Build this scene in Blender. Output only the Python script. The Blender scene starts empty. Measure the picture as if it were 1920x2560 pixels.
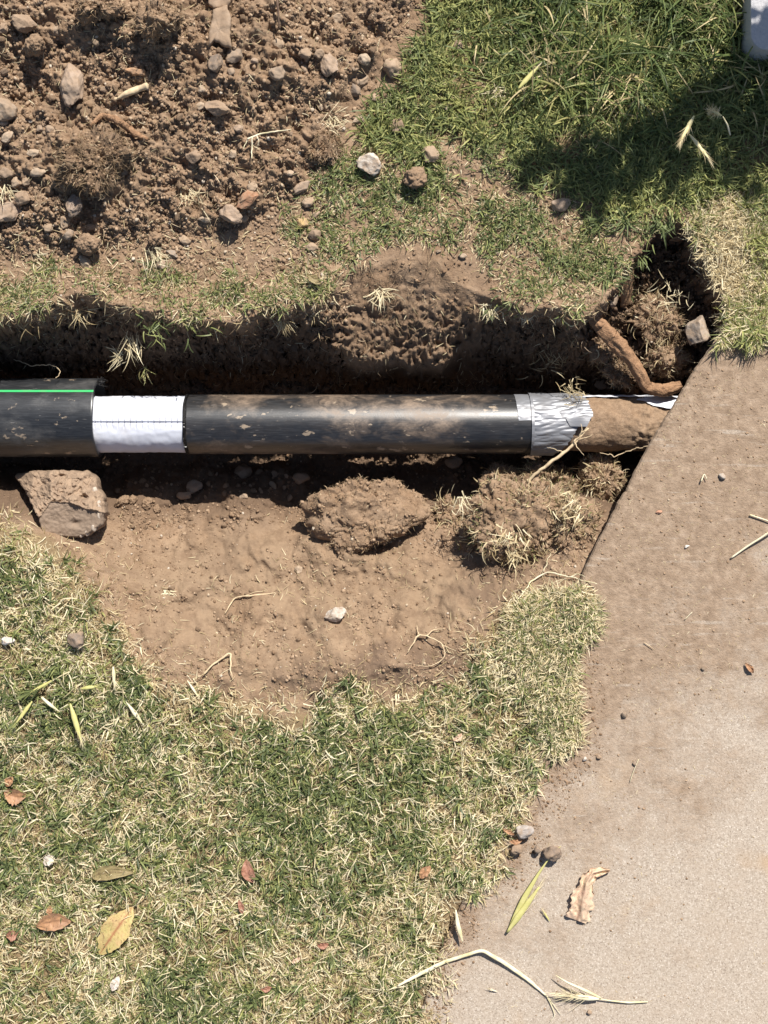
import bpy, math, random
import numpy as np
from math import radians, sin, cos, pi
RS = np.random.RandomState
random.seed(7)

# ------------------------------------------------------------------ camera, light
S, H, CX, CY = 0.00082, 2.4, 830.0, 1106.0      # metres per layout unit on the lawn, camera height, picture centre
sc = bpy.context.scene
col = sc.collection
cd = bpy.data.cameras.new("camera"); cam = bpy.data.objects.new("camera", cd); col.objects.link(cam)
cam.location = (0, 0, H)
cd.sensor_fit = 'VERTICAL'; cd.angle = 2 * math.atan(1106 * S / H)
cd.clip_start = 0.01; cd.clip_end = 500
sc.camera = cam
SUN_EL, SUN_AZ = radians(49), radians(22)          # azimuth measured from +Y towards +X
w = bpy.data.worlds.new("World"); sc.world = w; w.use_nodes = True
nt = w.node_tree; bg = nt.nodes["Background"]
sky = nt.nodes.new("ShaderNodeTexSky"); sky.sky_type = 'NISHITA'; sky.sun_disc = False
sky.sun_elevation = SUN_EL; sky.sun_rotation = SUN_AZ
nt.links.new(sky.outputs[0], bg.inputs[0]); bg.inputs[1].default_value = 0.065
sl = bpy.data.lights.new("sun", 'SUN'); sl.energy = 5.0; sl.angle = radians(0.55); sl.color = (1, 0.955, 0.885)
sun = bpy.data.objects.new("sun", sl); col.objects.link(sun)
sun.rotation_euler = (pi / 2 - SUN_EL, 0, -SUN_AZ + pi)
from mathutils import Vector
sun.rotation_euler = Vector((sin(SUN_AZ) * cos(SUN_EL), cos(SUN_AZ) * cos(SUN_EL), sin(SUN_EL))).to_track_quat('Z', 'Y').to_euler()
vs = sc.view_settings; vs.view_transform = 'Standard'; vs.look = 'None'; vs.gamma = 1; vs.exposure = 0.56
vs.use_curve_mapping = False
sc.cycles.max_bounces = 6

# ------------------------------------------------------------------ noise and geometry helpers
def _hash(ix, iy, iz, seed):
    m = 0xFFFFFFFF
    h = (ix.astype(np.int64) * 374761393 + iy.astype(np.int64) * 668265263 + iz * 2147483647 + seed * 974711) & m
    h = ((h ^ (h >> 13)) * 1274126177) & m
    h = ((h ^ (h >> 15)) * 2246822519) & m
    return (h ^ (h >> 16)) & m
def g2(x, y, seed=0):
    ix = np.floor(x); iy = np.floor(y); fx = x - ix; fy = y - iy
    ix = ix.astype(np.int64); iy = iy.astype(np.int64)
    def c(dx, dy):
        a = _hash(ix + dx, iy + dy, 0, seed) * (2 * pi / 4294967296.0)
        return np.cos(a) * (fx - dx) + np.sin(a) * (fy - dy)
    sx = fx * fx * fx * (fx * (fx * 6 - 15) + 10); sy = fy * fy * fy * (fy * (fy * 6 - 15) + 10)
    a = c(0, 0) * (1 - sx) + c(1, 0) * sx; b = c(0, 1) * (1 - sx) + c(1, 1) * sx
    return (a * (1 - sy) + b * sy) * 1.5
def fbm(x, y, f, o=3, seed=0, gain=.5):
    r = 0; a = 1.0
    for k in range(o):
        r = r + a * g2(x * f, y * f, seed + k * 17); f *= 2.03; a *= gain
    return r
def cell(x, y, f, seed=0):
    x = x * f; y = y * f; ix = np.floor(x).astype(np.int64); iy = np.floor(y).astype(np.int64)
    d = np.full(x.shape, 9.0)
    for dx in (-1, 0, 1):
        for dy in (-1, 0, 1):
            h = _hash(ix + dx, iy + dy, 0, seed)
            px = ix + dx + (h & 65535) / 65536.0; py = iy + dy + (h >> 16) / 65536.0
            d = np.minimum(d, (x - px) ** 2 + (y - py) ** 2)
    return np.sqrt(d)
def v3(p, f, seed=0):
    q = p * f; i = np.floor(q).astype(np.int64); t = q - np.floor(q); t = t * t * (3 - 2 * t); r = 0
    for dx in (0, 1):
        for dy in (0, 1):
            for dz in (0, 1):
                hh = _hash(i[..., 0] + dx, i[..., 1] + dy, i[..., 2] + dz, seed) / 2147483648.0 - 1
                r = r + hh * (t[..., 0] if dx else 1 - t[..., 0]) * (t[..., 1] if dy else 1 - t[..., 1]) * (t[..., 2] if dz else 1 - t[..., 2])
    return r
def fbm3(p, f, o=3, seed=0):
    r = 0; a = 1.0
    for k in range(o):
        r = r + a * v3(p, f, seed + 31 * k); f *= 2.1; a *= .5
    return r
def ss(t): t = np.clip(t, 0, 1); return t * t * (3 - 2 * t)
def sdpoly(U, V, poly):
    P = np.array(poly, float); d = np.full(U.shape, 1e18); ins = np.zeros(U.shape, bool)
    for a, b in zip(P, np.roll(P, -1, 0)):
        e = b - a; wx = U - a[0]; wy = V - a[1]
        t = np.clip((wx * e[0] + wy * e[1]) / (e @ e), 0, 1)
        d = np.minimum(d, (wx - e[0] * t) ** 2 + (wy - e[1] * t) ** 2)
        c = (a[1] > V) != (b[1] > V)
        with np.errstate(divide='ignore', invalid='ignore'):
            xi = a[0] + (V - a[1]) * e[0] / (e[1] if e[1] else 1e-9)
        ins ^= c & (U < xi)
    return np.sqrt(d) * np.where(ins, 1, -1)

def W(u, v, z=0.0):
    k = S * (H - z) / H
    return (u - CX) * k, -(v - CY) * k
def toD(x, y, z):                                   # layout units seen for a world point
    k = H / (S * (H - z)); return CX + x * k, CY - y * k

# ------------------------------------------------------------------ layout of the ground
SLAB = [(1575, 700), (1545, 738), (1500, 800), (1440, 900), (1398, 968), (1350, 1062), (1303, 1150), (1266, 1225), (1225, 1320), (1185, 1420),
        (1150, 1540), (1110, 1680), (1060, 1820), (1000, 1950), (945, 2070), (905, 2212), (850, 2400), (700, 2900), (600, 3400), (3400, 3400), (3400, 690), (2200, 700)]
HEAP = [(-2500, 575), (0, 575), (300, 545), (560, 500), (690, 410), (745, 270), (840, 150), (925, -20), (1000, -700), (700, -1300), (-2500, -1300)]
LAWN_A = [(-3000, 1120), (0, 1130), (70, 1150), (150, 1185), (205, 1260), (255, 1345), (300, 1420), (350, 1470), (440, 1490), (520, 1520), (640, 1540), (730, 1500), (830, 1490),
          (900, 1480), (1000, 1450), (1060, 1380), (1110, 1310), (1220, 1268), (1300, 1320), (1292, 1400), (1248, 1450), (1262, 1540), (1270, 1600), (1205, 1690), (1160, 1780),
          (1110, 1880), (1010, 1930), (985, 2010), (965, 2070), (935, 2212), (860, 2500), (600, 3400), (-3000, 3400)]
LAWN_B = [(925, -40), (880, 120), (850, 165), (790, 215), (750, 290), (790, 330), (930, 330), (1010, 300), (1090, 290), (1120, 400), (1250, 440), (1380, 470), (1500, 470), (1560, 440), (3400, 430), (3400, -1500), (1000, -1500)]
SPARSE = [(650, 380), (760, 280), (1100, 290), (1200, 420), (1480, 480), (1400, 520), (1350, 640), (1240, 690), (1080, 650), (1000, 560), (860, 550), (720, 590), (620, 620), (600, 520)]
STRAW = [(1495, 450), (1500, 560), (1545, 640), (1570, 735), (1660, 742), (3400, 760), (3400, 400), (1600, 400)]
RIM = [(-1500, 590), (0, 585), (200, 560), (420, 560), (620, 590), (720, 590), (700, 650), (560, 690), (420, 700), (250, 665), (150, 650), (80, 690), (-1500, 700)]
BARE = [(200, 1150), (640, 1110), (960, 1180), (1250, 1240), (1080, 1360), (900, 1460), (620, 1520), (420, 1460), (300, 1400), (230, 1280)]

UC = [-1500, -400, 0, 200, 330, 500, 620, 700, 760, 850, 950, 1010, 1060, 1150, 1250, 1310, 1370, 1420, 1480, 1560, 1650]
VR = [690, 690, 690, 655, 690, 690, 665, 645, 605, 565, 580, 625, 650, 662, 690, 640, 560, 495, 500, 640, 700]
VM = [705, 705, 705, 675, 705, 705, 695, 719, 754, 781, 774, 704, 674, 679, 705, 672, 590, 515, 520, 665, 719]
ZM = [-.04, -.04, -.04, -.04, -.04, -.04, -.05, -.055, -.066, -.082, -.082, -.06, -.05, -.04, -.04, -.08, -.09, -.10, -.10, -.09, -.05]
V2 = [706, 706, 706, 676, 706, 706, 696, 720, 755, 782, 775, 705, 675, 680, 706, 735, 800, 812, 812, 790, 720]
Z2 = [-.04, -.04, -.04, -.04, -.04, -.04, -.05, -.055, -.066, -.082, -.082, -.06, -.05, -.04, -.04, -.12, -.135, -.13, -.13, -.11, -.05]
VF = [800, 800, 800, 800, 800, 800, 800, 800, 805, 815, 810, 800, 800, 800, 800, 820, 860, 890, 900, 890, 880]
def height(U, V):
    U = np.asarray(U, float); V = np.asarray(V, float)
    x = (U - CX) * S; y = (CY - V) * S
    n1 = fbm(x, y, 9, 3, 1); n2 = fbm(x, y, 26, 3, 5); n3 = fbm(x, y, 75, 2, 9)
    n0 = fbm(x, y, 4.5, 2, 71); Vj = V + 18 * n0 + 16 * n1 + 13 * n2; Uj = U + 14 * n2
    vr = np.interp(Uj, UC, VR); vm = np.interp(Uj, UC, VM); zm = np.interp(Uj, UC, ZM); vf = np.interp(Uj, UC, VF)
    v2 = np.interp(Uj, UC, V2); z2 = np.interp(Uj, UC, Z2)
    vr = vr - 6; a = np.clip((Vj - vr) / (vm - vr), 0, 1); m_ = np.clip((Vj - vm) / np.maximum(v2 - vm, 1), 0, 1); b = np.clip((Vj - v2) / (vf - v2), 0, 1)
    slope = ss((U - 700) / 60) * (1 - ss((U - 1050) / 50))
    fN = zm * a + (z2 - zm) * m_ + (-.30 - z2) * b
    ue = np.interp(V, [480, 600, 700, 760, 900], [1490, 1530, 1562, 1620, 2100])
    fN = fN * (1 - ss((U + 8 * n2 - ue) / 30)) * ss((U + 2600) / 300)
    v0 = np.interp(U, [-600, 0, 100, 200, 300, 400, 950, 1100, 1250, 1400, 3000], [1190, 1195, 1235, 1350, 1430, 1460, 1450, 1360, 1260, 1200, 1150])
    t = np.clip((V + 22 * n0 + 10 * n1 - 985) / (v0 - 985), 0, 1)
    fS = -.30 * (1 - t) ** 1.25 * (1 - .06 * (n1))
    trench = np.maximum(fN, fS)
    # soil pushed up against the pavement under the turf lumps
    trench = trench + .080 * np.exp(-(((U - 1190) / 150) ** 2 + ((V - 1115) / 85) ** 2)) * (1 + .25 * n2)
    z = trench
    depth = np.clip(-trench / .03, 0, 1)
    z = z + .020 * np.exp(-(np.clip(vr - Vj, -60, 999) / 55) ** 2) * (1 - a) * (1 - slope) * (U < 1330) * (V < 760)
    hs = np.clip(sdpoly(U, V, HEAP), 0, None)
    heap = .125 * (1 - np.exp(-hs / 420)); hm = ss(hs / 60)
    # two hollows and humps on the heap near the top edge
    heap = heap + .035 * np.exp(-(((U - 380) / 120) ** 2 + ((V - 90) / 60) ** 2)) - .03 * np.exp(-(((U - 60) / 90) ** 2 + ((V - 190) / 80) ** 2)) + .03 * np.exp(-(((U - 215) / 75) ** 2 + ((V - 345) / 55) ** 2)) + .02 * np.exp(-(((U - 620) / 120) ** 2 + ((V - 150) / 80) ** 2)) * hm
    la = ss(sdpoly(U, V, LAWN_A) / 20 + .5); lb = ss(sdpoly(U, V, LAWN_B) / 30 + .5)
    turf = np.maximum(la, lb)
    z = z + heap * hm + .006 * n1 * (1 - .5 * turf)
    wall = np.clip(a * 2, 0, 1) * (1 - .9 * slope * np.clip(1 - b * 3, 0, 1)) * (1 - .4 * (U > 1300)) * np.clip((.97 - b) * 5, 0, 1) * (1 - ss((V - 860) / 40))
    c1 = np.clip(.62 - cell(x, y, 70, 3), 0, 1); c2 = np.clip(.6 - cell(x + .013 * n2, y, 150, 4), 0, 1); onsl = slope * ((V < 800) & (V > 530)); c1 = c1 * (1 - onsl); c2 = c2 * (1 - onsl)
    rough = np.clip(hm + .55 * depth * (V < 1120) + .8 * wall + .25, 0, 1.2) * (1 - .75 * turf)
    bare = ss(sdpoly(U, V, BARE) / 60 + .3)
    rough = rough * (1 - .42 * bare) * (1 - .7 * slope * (V < 800) * (V > 540))
    z = z + rough * (.0065 * n2 + .0055 * n3 + .005 * c1 + .009 * c2) + hm * .007 * n2
    z = z + wall * (.018 * n2 + .011 * n3) + slope * a * (1 - b) * (.013 * (.5 - np.abs(g2(x * 62 - y * 16 + 1.5 * n2, y * 24, 93)) * 2) + .009 * (.5 - np.abs(g2(x * 130 + n2, y * 70, 95)) * 2) + .006 * fbm(x, y, 60, 2, 96) + .012 * fbm(x, y, 9, 2, 94))
    z = z + bare * (.017 * fbm(x, y, 6.5, 2, 88) + .009 * fbm(x + .3 * y, y, 17, 3, 89)) - .012 * np.exp(-(((U - 690) / 120) ** 2 + ((V - 1260) / 50) ** 2)) - .012 * np.exp(-(((U - 420) / 80) ** 2 + ((V - 1330) / 60) ** 2)) + .012 * np.exp(-(((U - 540) / 50) ** 2 + ((V - 1230) / 80) ** 2))
    z = z + turf * .004 * n2 + bare * (.0034 * n2 + .0022 * n3 + .004 * c1 * np.clip(n1 + .3, 0, 1))
    # lip of the cut turf
    z = z + .007 * ss(sdpoly(U + 30 * n1 + 14 * n2, V + 30 * n1 + 14 * n2, LAWN_A) / 26) * ss((V - 1000) / 100)
    sl_ = sdpoly(U, V, SLAB)
    z = np.where(sl_ > -4, np.minimum(z, np.where(sl_ > 6, -.028, -.006)), z)
    return z
SLAB_Z = 0.014
def surf(u, v):                                      # surface height seen at a layout position
    u = np.atleast_1d(np.asarray(u, float)); v = np.atleast_1d(np.asarray(v, float))
    z = np.zeros(u.shape)
    for k in range(6):
        kf = (H - z) / H
        z = z * .4 + .6 * height(CX + (u - CX) * kf, CY + (v - CY) * kf)
    on = sdpoly(u, v, SLAB) > 2
    return np.where(on, SLAB_Z, z)
def surf1(u, v): return float(surf(u, v)[0])

# ------------------------------------------------------------------ mesh helpers
def mk_mesh(name, V, faces, tint=None, smooth=False, attrs=None):
    me = bpy.data.meshes.new(name)
    V = np.asarray(V, np.float32).reshape(-1, 3)
    if isinstance(faces, np.ndarray): faces = [faces]
    faces = [np.asarray(f, np.int32) for f in faces if len(f)]
    loops = np.concatenate([f.ravel() for f in faces]); tot = np.concatenate([np.full(len(f), f.shape[1], np.int32) for f in faces])
    st = np.concatenate([[0], np.cumsum(tot)[:-1]]).astype(np.int32)
    me.vertices.add(len(V)); me.vertices.foreach_set("co", V.ravel())
    me.loops.add(len(loops)); me.loops.foreach_set("vertex_index", loops)
    me.polygons.add(len(tot)); me.polygons.foreach_set("loop_start", st); me.polygons.foreach_set("loop_total", tot)
    if smooth: me.polygons.foreach_set("use_smooth", np.ones(len(tot), bool))
    at = dict(attrs or {})
    if tint is not None: at['tint'] = tint
    for k, a in at.items():
        at_ = me.attributes.new(k, 'FLOAT', 'POINT'); at_.data.foreach_set("value", np.asarray(a, np.float32))
    me.update(calc_edges=True); me.validate()
    return me
def obj(name, me, mat=None, parent=None, label=None, cat=None, group=None, kind=None, loc=None, color=None):
    o = bpy.data.objects.new(name, me); col.objects.link(o)
    if mat is not None and not me.materials: me.materials.append(mat)
    if parent is not None: o.parent = parent
    if loc is not None: o.location = loc
    if label: o['label'] = label
    if cat: o['category'] = cat
    if group: o['group'] = group
    if kind: o['kind'] = kind
    if color: o.color = (*color, 1)
    return o
def empty(name, loc, label, cat, group=None):
    o = bpy.data.objects.new(name, None); col.objects.link(o); o.location = loc; o.empty_display_size = .02
    o['label'] = label; o['category'] = cat
    if group: o['group'] = group
    return o
def recentre(V):
    c = np.array([(V[:, 0].min() + V[:, 0].max()) / 2, (V[:, 1].min() + V[:, 1].max()) / 2, V[:, 2].min()])
    return V - c, c

def blades(P, az, lean, bend, L, wd, segs=3, roll=None, taper=(1, .95, .7, 0), droop_seed=0, twist=None):
    """ribbons; returns verts, [quads, tris], blade index per vertex"""
    n = len(P); P = np.asarray(P, float)
    roll = np.zeros(n) if roll is None else roll
    tp = np.interp(np.linspace(0, 1, segs + 1), np.linspace(0, 1, len(taper)), taper)
    p = P.copy(); a = az.copy(); th = lean.copy(); out = []
    tw = np.zeros(n) if twist is None else twist
    for k in range(segs + 1):
        d = np.stack([np.sin(th) * np.cos(a), np.sin(th) * np.sin(a), np.cos(th)], 1)
        s0 = np.stack([-np.sin(a), np.cos(a), 0 * a], 1); nn = np.cross(d, s0)
        s = s0 * np.cos(roll)[:, None] + nn * np.sin(roll)[:, None]
        hw = (wd * .5 * tp[k])[:, None]
        if k < segs: out += [p - s * hw, p + s * hw]
        else: out += [p]
        p = p + d * (L / segs)[:, None]; th = th + bend / segs; a = a + tw / segs
    Vv = np.stack(out, 1); m = Vv.shape[1]; base = (np.arange(n) * m)[:, None]
    q = np.concatenate([base + np.array([[2 * k, 2 * k + 1, 2 * k + 3, 2 * k + 2]]) for k in range(segs - 1)]) if segs > 1 else np.zeros((0, 4), int)
    t = base + np.array([[2 * segs - 2, 2 * segs - 1, 2 * segs]])
    return Vv.reshape(-1, 3), [q, t], np.repeat(np.arange(n), m)

def tube(pts, rad, n=8, noise=0.0, seed=0, cap=True, flat=1.0):
    pts = np.array(pts, float); m = len(pts); rad = np.interp(np.linspace(0, 1, m), np.linspace(0, 1, len(rad)), rad) if not np.isscalar(rad) else np.full(m, rad)
    T = np.gradient(pts, axis=0); T /= np.linalg.norm(T, axis=1)[:, None] + 1e-12
    up = np.array([0.13, 0.21, 1.0]); Vv = []
    for i in range(m):
        s = np.cross(T[i], up); s /= np.linalg.norm(s) + 1e-9; nn = np.cross(s, T[i])
        a = np.linspace(0, 2 * pi, n, endpoint=False)
        Vv.append(pts[i] + rad[i] * (np.cos(a)[:, None] * s + flat * np.sin(a)[:, None] * nn))
    Vv = np.array(Vv)
    if noise:
        c = pts[:, None, :]; al = np.concatenate([[0], np.cumsum(np.linalg.norm(np.diff(pts, axis=0), axis=1))]) / max(rad.max(), 1e-4); aa = np.linspace(0, 2 * pi, n, endpoint=False)
        q3 = np.stack([np.repeat(al[:, None], n, 1) * .22, 1.5 * np.cos(aa)[None] + 0 * al[:, None], 1.5 * np.sin(aa)[None] + 0 * al[:, None]], -1); k = 1 + noise * (fbm3(q3, 1.0, 4, seed) + .5 * fbm3(q3 * [4, 1, 1], 1.3, 2, seed + 3))[..., None]
        Vv = c + (Vv - c) * k
    i, j = np.meshgrid(np.arange(m - 1), np.arange(n), indexing='ij'); j2 = (j + 1) % n
    q = np.stack([i * n + j, i * n + j2, (i + 1) * n + j2, (i + 1) * n + j], -1).reshape(-1, 4)
    Vv = Vv.reshape(-1, 3); F = [q]
    if cap:
        Vv = np.vstack([Vv, pts[0], pts[-1]]); k0 = m * n; jj = np.arange(n)
        F.append(np.vstack([np.stack([np.full(n, k0), (jj + 1) % n, jj], 1), np.stack([np.full(n, k0 + 1), (m - 1) * n + jj, (m - 1) * n + (jj + 1) % n], 1)]))
    return Vv, F
def smooth_path(pts, n=24, jitter=0, seed=0):
    pts = np.array(pts, float); d = np.concatenate([[0], np.cumsum(np.linalg.norm(np.diff(pts, axis=0), axis=1))]); t = np.linspace(0, d[-1], n)
    out = np.stack([np.interp(t, d, pts[:, k]) for k in range(3)], 1)
    for _ in range(2): out[1:-1] = (out[:-2] + 2 * out[1:-1] + out[2:]) / 4
    if jitter:
        r = RS(seed); j = r.normal(0, 1, out.shape); j = (j + np.roll(j, 1, 0)) / 2; j[0] = 0; out = out + j * jitter
    return out
def merge(parts):
    Vs, Fs, o = [], {}, 0
    for Vv, F in parts:
        Vs.append(Vv)
        for f in (F if isinstance(F, list) else [F]):
            if len(f): Fs.setdefault(f.shape[1], []).append(f + o)
        o += len(Vv)
    return np.vstack(Vs), [np.vstack(f) for f in Fs.values()]

def ico(sub):
    t = (1 + 5 ** .5) / 2
    v = [(-1, t, 0), (1, t, 0), (-1, -t, 0), (1, -t, 0), (0, -1, t), (0, 1, t), (0, -1, -t), (0, 1, -t), (t, 0, -1), (t, 0, 1), (-t, 0, -1), (-t, 0, 1)]
    f = [(0, 11, 5), (0, 5, 1), (0, 1, 7), (0, 7, 10), (0, 10, 11), (1, 5, 9), (5, 11, 4), (11, 10, 2), (10, 7, 6), (7, 1, 8), (3, 9, 4), (3, 4, 2), (3, 2, 6), (3, 6, 8), (3, 8, 9), (4, 9, 5), (2, 4, 11), (6, 2, 10), (8, 6, 7), (9, 8, 1)]
    v = [np.array(p) / np.linalg.norm(p) for p in v]
    for _ in range(sub):
        c = {}; nf = []
        def mid(a, b):
            k = (min(a, b), max(a, b))
            if k not in c:
                p = v[a] + v[b]; v.append(p / np.linalg.norm(p)); c[k] = len(v) - 1
            return c[k]
        for a, b, d in f:
            ab, bd, da = mid(a, b), mid(b, d), mid(d, a); nf += [(a, ab, da), (b, bd, ab), (d, da, bd), (ab, bd, da)]
        f = nf
    return np.array(v), np.array(f, np.int32)
ICO = {k: ico(k) for k in range(6)}
def rock_verts(seed, sub=3, facets=9, rough=.07, cut=(.62, .9), crumb=0.0):
    r = RS(seed); v, f = ICO[sub]; v = v.copy()
    for _ in range(facets):
        n = r.normal(0, 1, 3); n /= np.linalg.norm(n); d = r.uniform(*cut); k = v @ n
        v = v - np.clip(k - d, 0, None)[:, None] * n[None]
    v = v * (1 + rough * fbm3(v + seed * 3.1, 2.2, 4, seed))[:, None]
    if crumb: v = v * (1 + crumb * fbm3(v + seed, 7.0, 3, seed + 5))[:, None]
    return v, f

# ------------------------------------------------------------------ materials
def newmat(name):
    m = bpy.data.materials.new(name); m.use_nodes = True; m.node_tree.nodes.remove(m.node_tree.nodes["Principled BSDF"])
    return m, m.node_tree, m.node_tree.nodes["Material Output"]
class NB:
    def __init__(s, name):
        s.m, s.t, s.out = newmat(name); s.co = s.t.nodes.new("ShaderNodeTexCoord").outputs['Object']
    def n(s, t, **kw):
        nd = s.t.nodes.new(t)
        for k, v in kw.items(): setattr(nd, k, v)
        return nd
    def set(s, sock, v):
        if isinstance(v, bpy.types.NodeSocket): s.t.links.new(v, sock)
        elif isinstance(v, tuple) and len(v) == 3 and sock.type == 'RGBA': sock.default_value = (*v, 1)
        else: sock.default_value = v
    def noise(s, scale, detail=4, rough=.55, co=None, dist=0):
        nd = s.n("ShaderNodeTexNoise"); s.set(nd.inputs['Vector'], co or s.co); nd.inputs['Scale'].default_value = scale
        nd.inputs['Detail'].default_value = detail; nd.inputs['Roughness'].default_value = rough; nd.inputs['Distortion'].default_value = dist
        return nd.outputs[0]
    def map(s, v, a, b, c=0.0, d=1.0):
        nd = s.n("ShaderNodeMapRange"); s.set(nd.inputs[0], v)
        for i, q in enumerate((a, b, c, d)): s.set(nd.inputs[i + 1], q)
        return nd.outputs[0]
    def math(s, op, a, b=0.0):
        nd = s.n("ShaderNodeMath", operation=op); s.set(nd.inputs[0], a); s.set(nd.inputs[1], b); return nd.outputs[0]
    def mix(s, f, a, b, blend='MIX'):
        nd = s.n("ShaderNodeMix", data_type='RGBA', blend_type=blend); s.set(nd.inputs[0], f); s.set(nd.inputs[6], a); s.set(nd.inputs[7], b); return nd.outputs[2]
    def attr(s, name): return s.n("ShaderNodeAttribute", attribute_name=name).outputs['Fac']
    def ramp(s, f, stops):
        nd = s.n("ShaderNodeValToRGB"); s.set(nd.inputs[0], f); e = nd.color_ramp.elements
        e[0].position, e[0].color = stops[0][0], (*stops[0][1], 1); e[1].position, e[1].color = stops[-1][0], (*stops[-1][1], 1)
        for p, c in stops[1:-1]: q = e.new(p); q.color = (*c, 1)
        return nd.outputs[0]
    def bump(s, h, strength=.5, dist=.002, prev=None):
        nd = s.n("ShaderNodeBump"); s.set(nd.inputs['Height'], h); nd.inputs['Strength'].default_value = strength; nd.inputs['Distance'].default_value = dist
        if prev is not None: s.t.links.new(prev, nd.inputs['Normal'])
        return nd.outputs[0]
    def bsdf(s, color, rough=.8, normal=None, metallic=0.0, spec=.3, **kw):
        b = s.n("ShaderNodeBsdfPrincipled"); s.set(b.inputs['Base Color'], color); s.set(b.inputs['Roughness'], rough); s.set(b.inputs['Metallic'], metallic)
        s.set(b.inputs['Specular IOR Level'], spec)
        if normal is not None: s.t.links.new(normal, b.inputs['Normal'])
        for k, v in kw.items(): s.set(b.inputs[k], v)
        return b.outputs[0]
    def done(s, sh): s.t.links.new(sh, s.out.inputs[0]); return s.m
    def sep(s):
        nd = s.n("ShaderNodeSeparateXYZ"); s.t.links.new(s.co, nd.inputs[0]); return nd.outputs

SOIL_D, SOIL_M, SOIL_L = (.125, .08, .05), (.275, .195, .13), (.41, .315, .225)
def soil_mat(name, damp_shade=0.0, terrain=False):
    b = NB(name)
    n = b.noise(14, 5, .6); n2 = b.noise(160, 4, .6); n3 = b.noise(900, 2, .5)
    c = b.ramp(n, [(.3, (.245, .157, .095)), (.5, (.31, .212, .137)), (.7, (.385, .27, .18))])
    c = b.mix(b.map(n2, .3, .7, 0, .55), c, SOIL_D, 'MIX') if not terrain else b.mix(b.map(n2, .35, .72, 0, .5), c, (.15, .095, .058))
    c = b.mix(b.map(n3, .60, .72, 0, .55), c, (.52, .42, .31))
    if terrain:
        dust = b.attr('dust'); c = b.mix(b.math('MULTIPLY', dust, b.map(n, .3, .62, .3, .95)), c, (.262, .184, .118)); c = b.mix(b.map(b.noise(34, 6, .7), .44, .62, 0, .7), c, (.17, .112, .072)); c = b.mix(b.map(b.noise(7, 4, .6), .5, .62, 0, .35), c, (.20, .14, .095))
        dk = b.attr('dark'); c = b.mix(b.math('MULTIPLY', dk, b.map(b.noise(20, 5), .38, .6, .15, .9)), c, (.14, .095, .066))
        tf = b.attr('turf'); tc = b.mix(b.noise(300, 3), (.10, .07, .04), (.30, .22, .12)); c = b.mix(tf, c, tc)
        far = b.attr('far'); c = b.mix(b.math('MULTIPLY', far, b.noise(25, 5)), c, (.13, .16, .06))
        dm = b.attr('damp_shade'); c = b.mix(dm, c, b.mix(n2, (.115, .075, .050), (.175, .118, .078)))
    elif damp_shade: c = b.mix(damp_shade, c, (.10, .066, .043))
    nb = b.bump(n2, .6, .004); nb = b.bump(n3, .5, .0012, nb)
    return b.done(b.bsdf(c, .95, nb, spec=.1))
M = {}
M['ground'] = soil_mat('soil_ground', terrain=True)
M['clod'] = soil_mat('soil_clod'); M['darkclod'] = soil_mat('damp_root_clod', damp_shade=.45)
def crumb_mat():
    b = NB('soil_crumbs'); t = b.attr('tint')
    c = b.ramp(t, [(0, (.17, .105, .062)), (.45, (.31, .21, .135)), (.8, (.42, .30, .20)), (.95, (.50, .40, .285)), (1, (.58, .50, .40))])
    nb = b.bump(b.noise(500, 3), .5, .001); c = b.mix(b.map(b.noise(300, 3), .35, .7, 0, .4), c, SOIL_D)
    return b.done(b.bsdf(c, .95, nb, spec=.1))
M['crumb'] = crumb_mat()
def stone_mat():
    b = NB('stone'); oc = b.n("ShaderNodeObjectInfo").outputs['Color']; rn = b.n("ShaderNodeObjectInfo").outputs['Random']
    n = b.noise(45, 5, .6); n2 = b.noise(420, 4, .65)
    c = b.mix(b.map(n, .35, .65), b.mix(.25, oc, (.6, .5, .4)), b.mix(.32, oc, (.12, .08, .05)))
    c = b.mix(b.map(n2, .4, .75, 0, .5), c, b.mix(.5, oc, (.15, .1, .07)))
    c = b.mix(b.map(b.noise(80, 5, .7), .42, .58, .15, .8), c, (.34, .24, .16))
    nb = b.bump(n, .5, .004); nb = b.bump(n2, .5, .0012, nb)
    return b.done(b.bsdf(c, .85, nb, spec=.25))
M['stone'] = stone_mat()
def blade_mat(name, stops, tr=.3, spec=.35):
    b = NB(name); t = b.attr('tint'); c = b.ramp(t, stops); c = b.mix(b.map(b.noise(350, 2), .3, .7, 0, .35), c, b.mix(.5, c, (.45, .36, .2)))
    d = b.bsdf(c, .5, spec=spec); tl = b.n("ShaderNodeBsdfTranslucent"); b.set(tl.inputs[0], c)
    m = b.n("ShaderNodeMixShader"); m.inputs[0].default_value = tr; b.t.links.new(d, m.inputs[1]); b.t.links.new(tl.outputs[0], m.inputs[2])
    return b.done(m.outputs[0])
M['green'] = blade_mat('green_grass', [(0, (.050, .085, .034)), (.4, (.125, .170, .060)), (.75, (.25, .285, .095)), (1, (.42, .42, .15))])
M['dry'] = blade_mat('dry_grass', [(0, (.20, .135, .07)), (.3, (.45, .34, .18)), (.65, (.66, .55, .335)), (1, (.78, .70, .49))], .25)
M['root'] = blade_mat('root_fibre', [(0, (.10, .06, .035)), (.5, (.26, .17, .10)), (.85, (.45, .33, .2)), (1, (.68, .56, .38))], .05)
M['tall'] = blade_mat('tall_grass', [(0, (.04, .075, .025)), (.5, (.09, .145, .04)), (.8, (.2, .25, .07)), (.93, (.42, .38, .15)), (1, (.62, .5, .28))])

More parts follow.
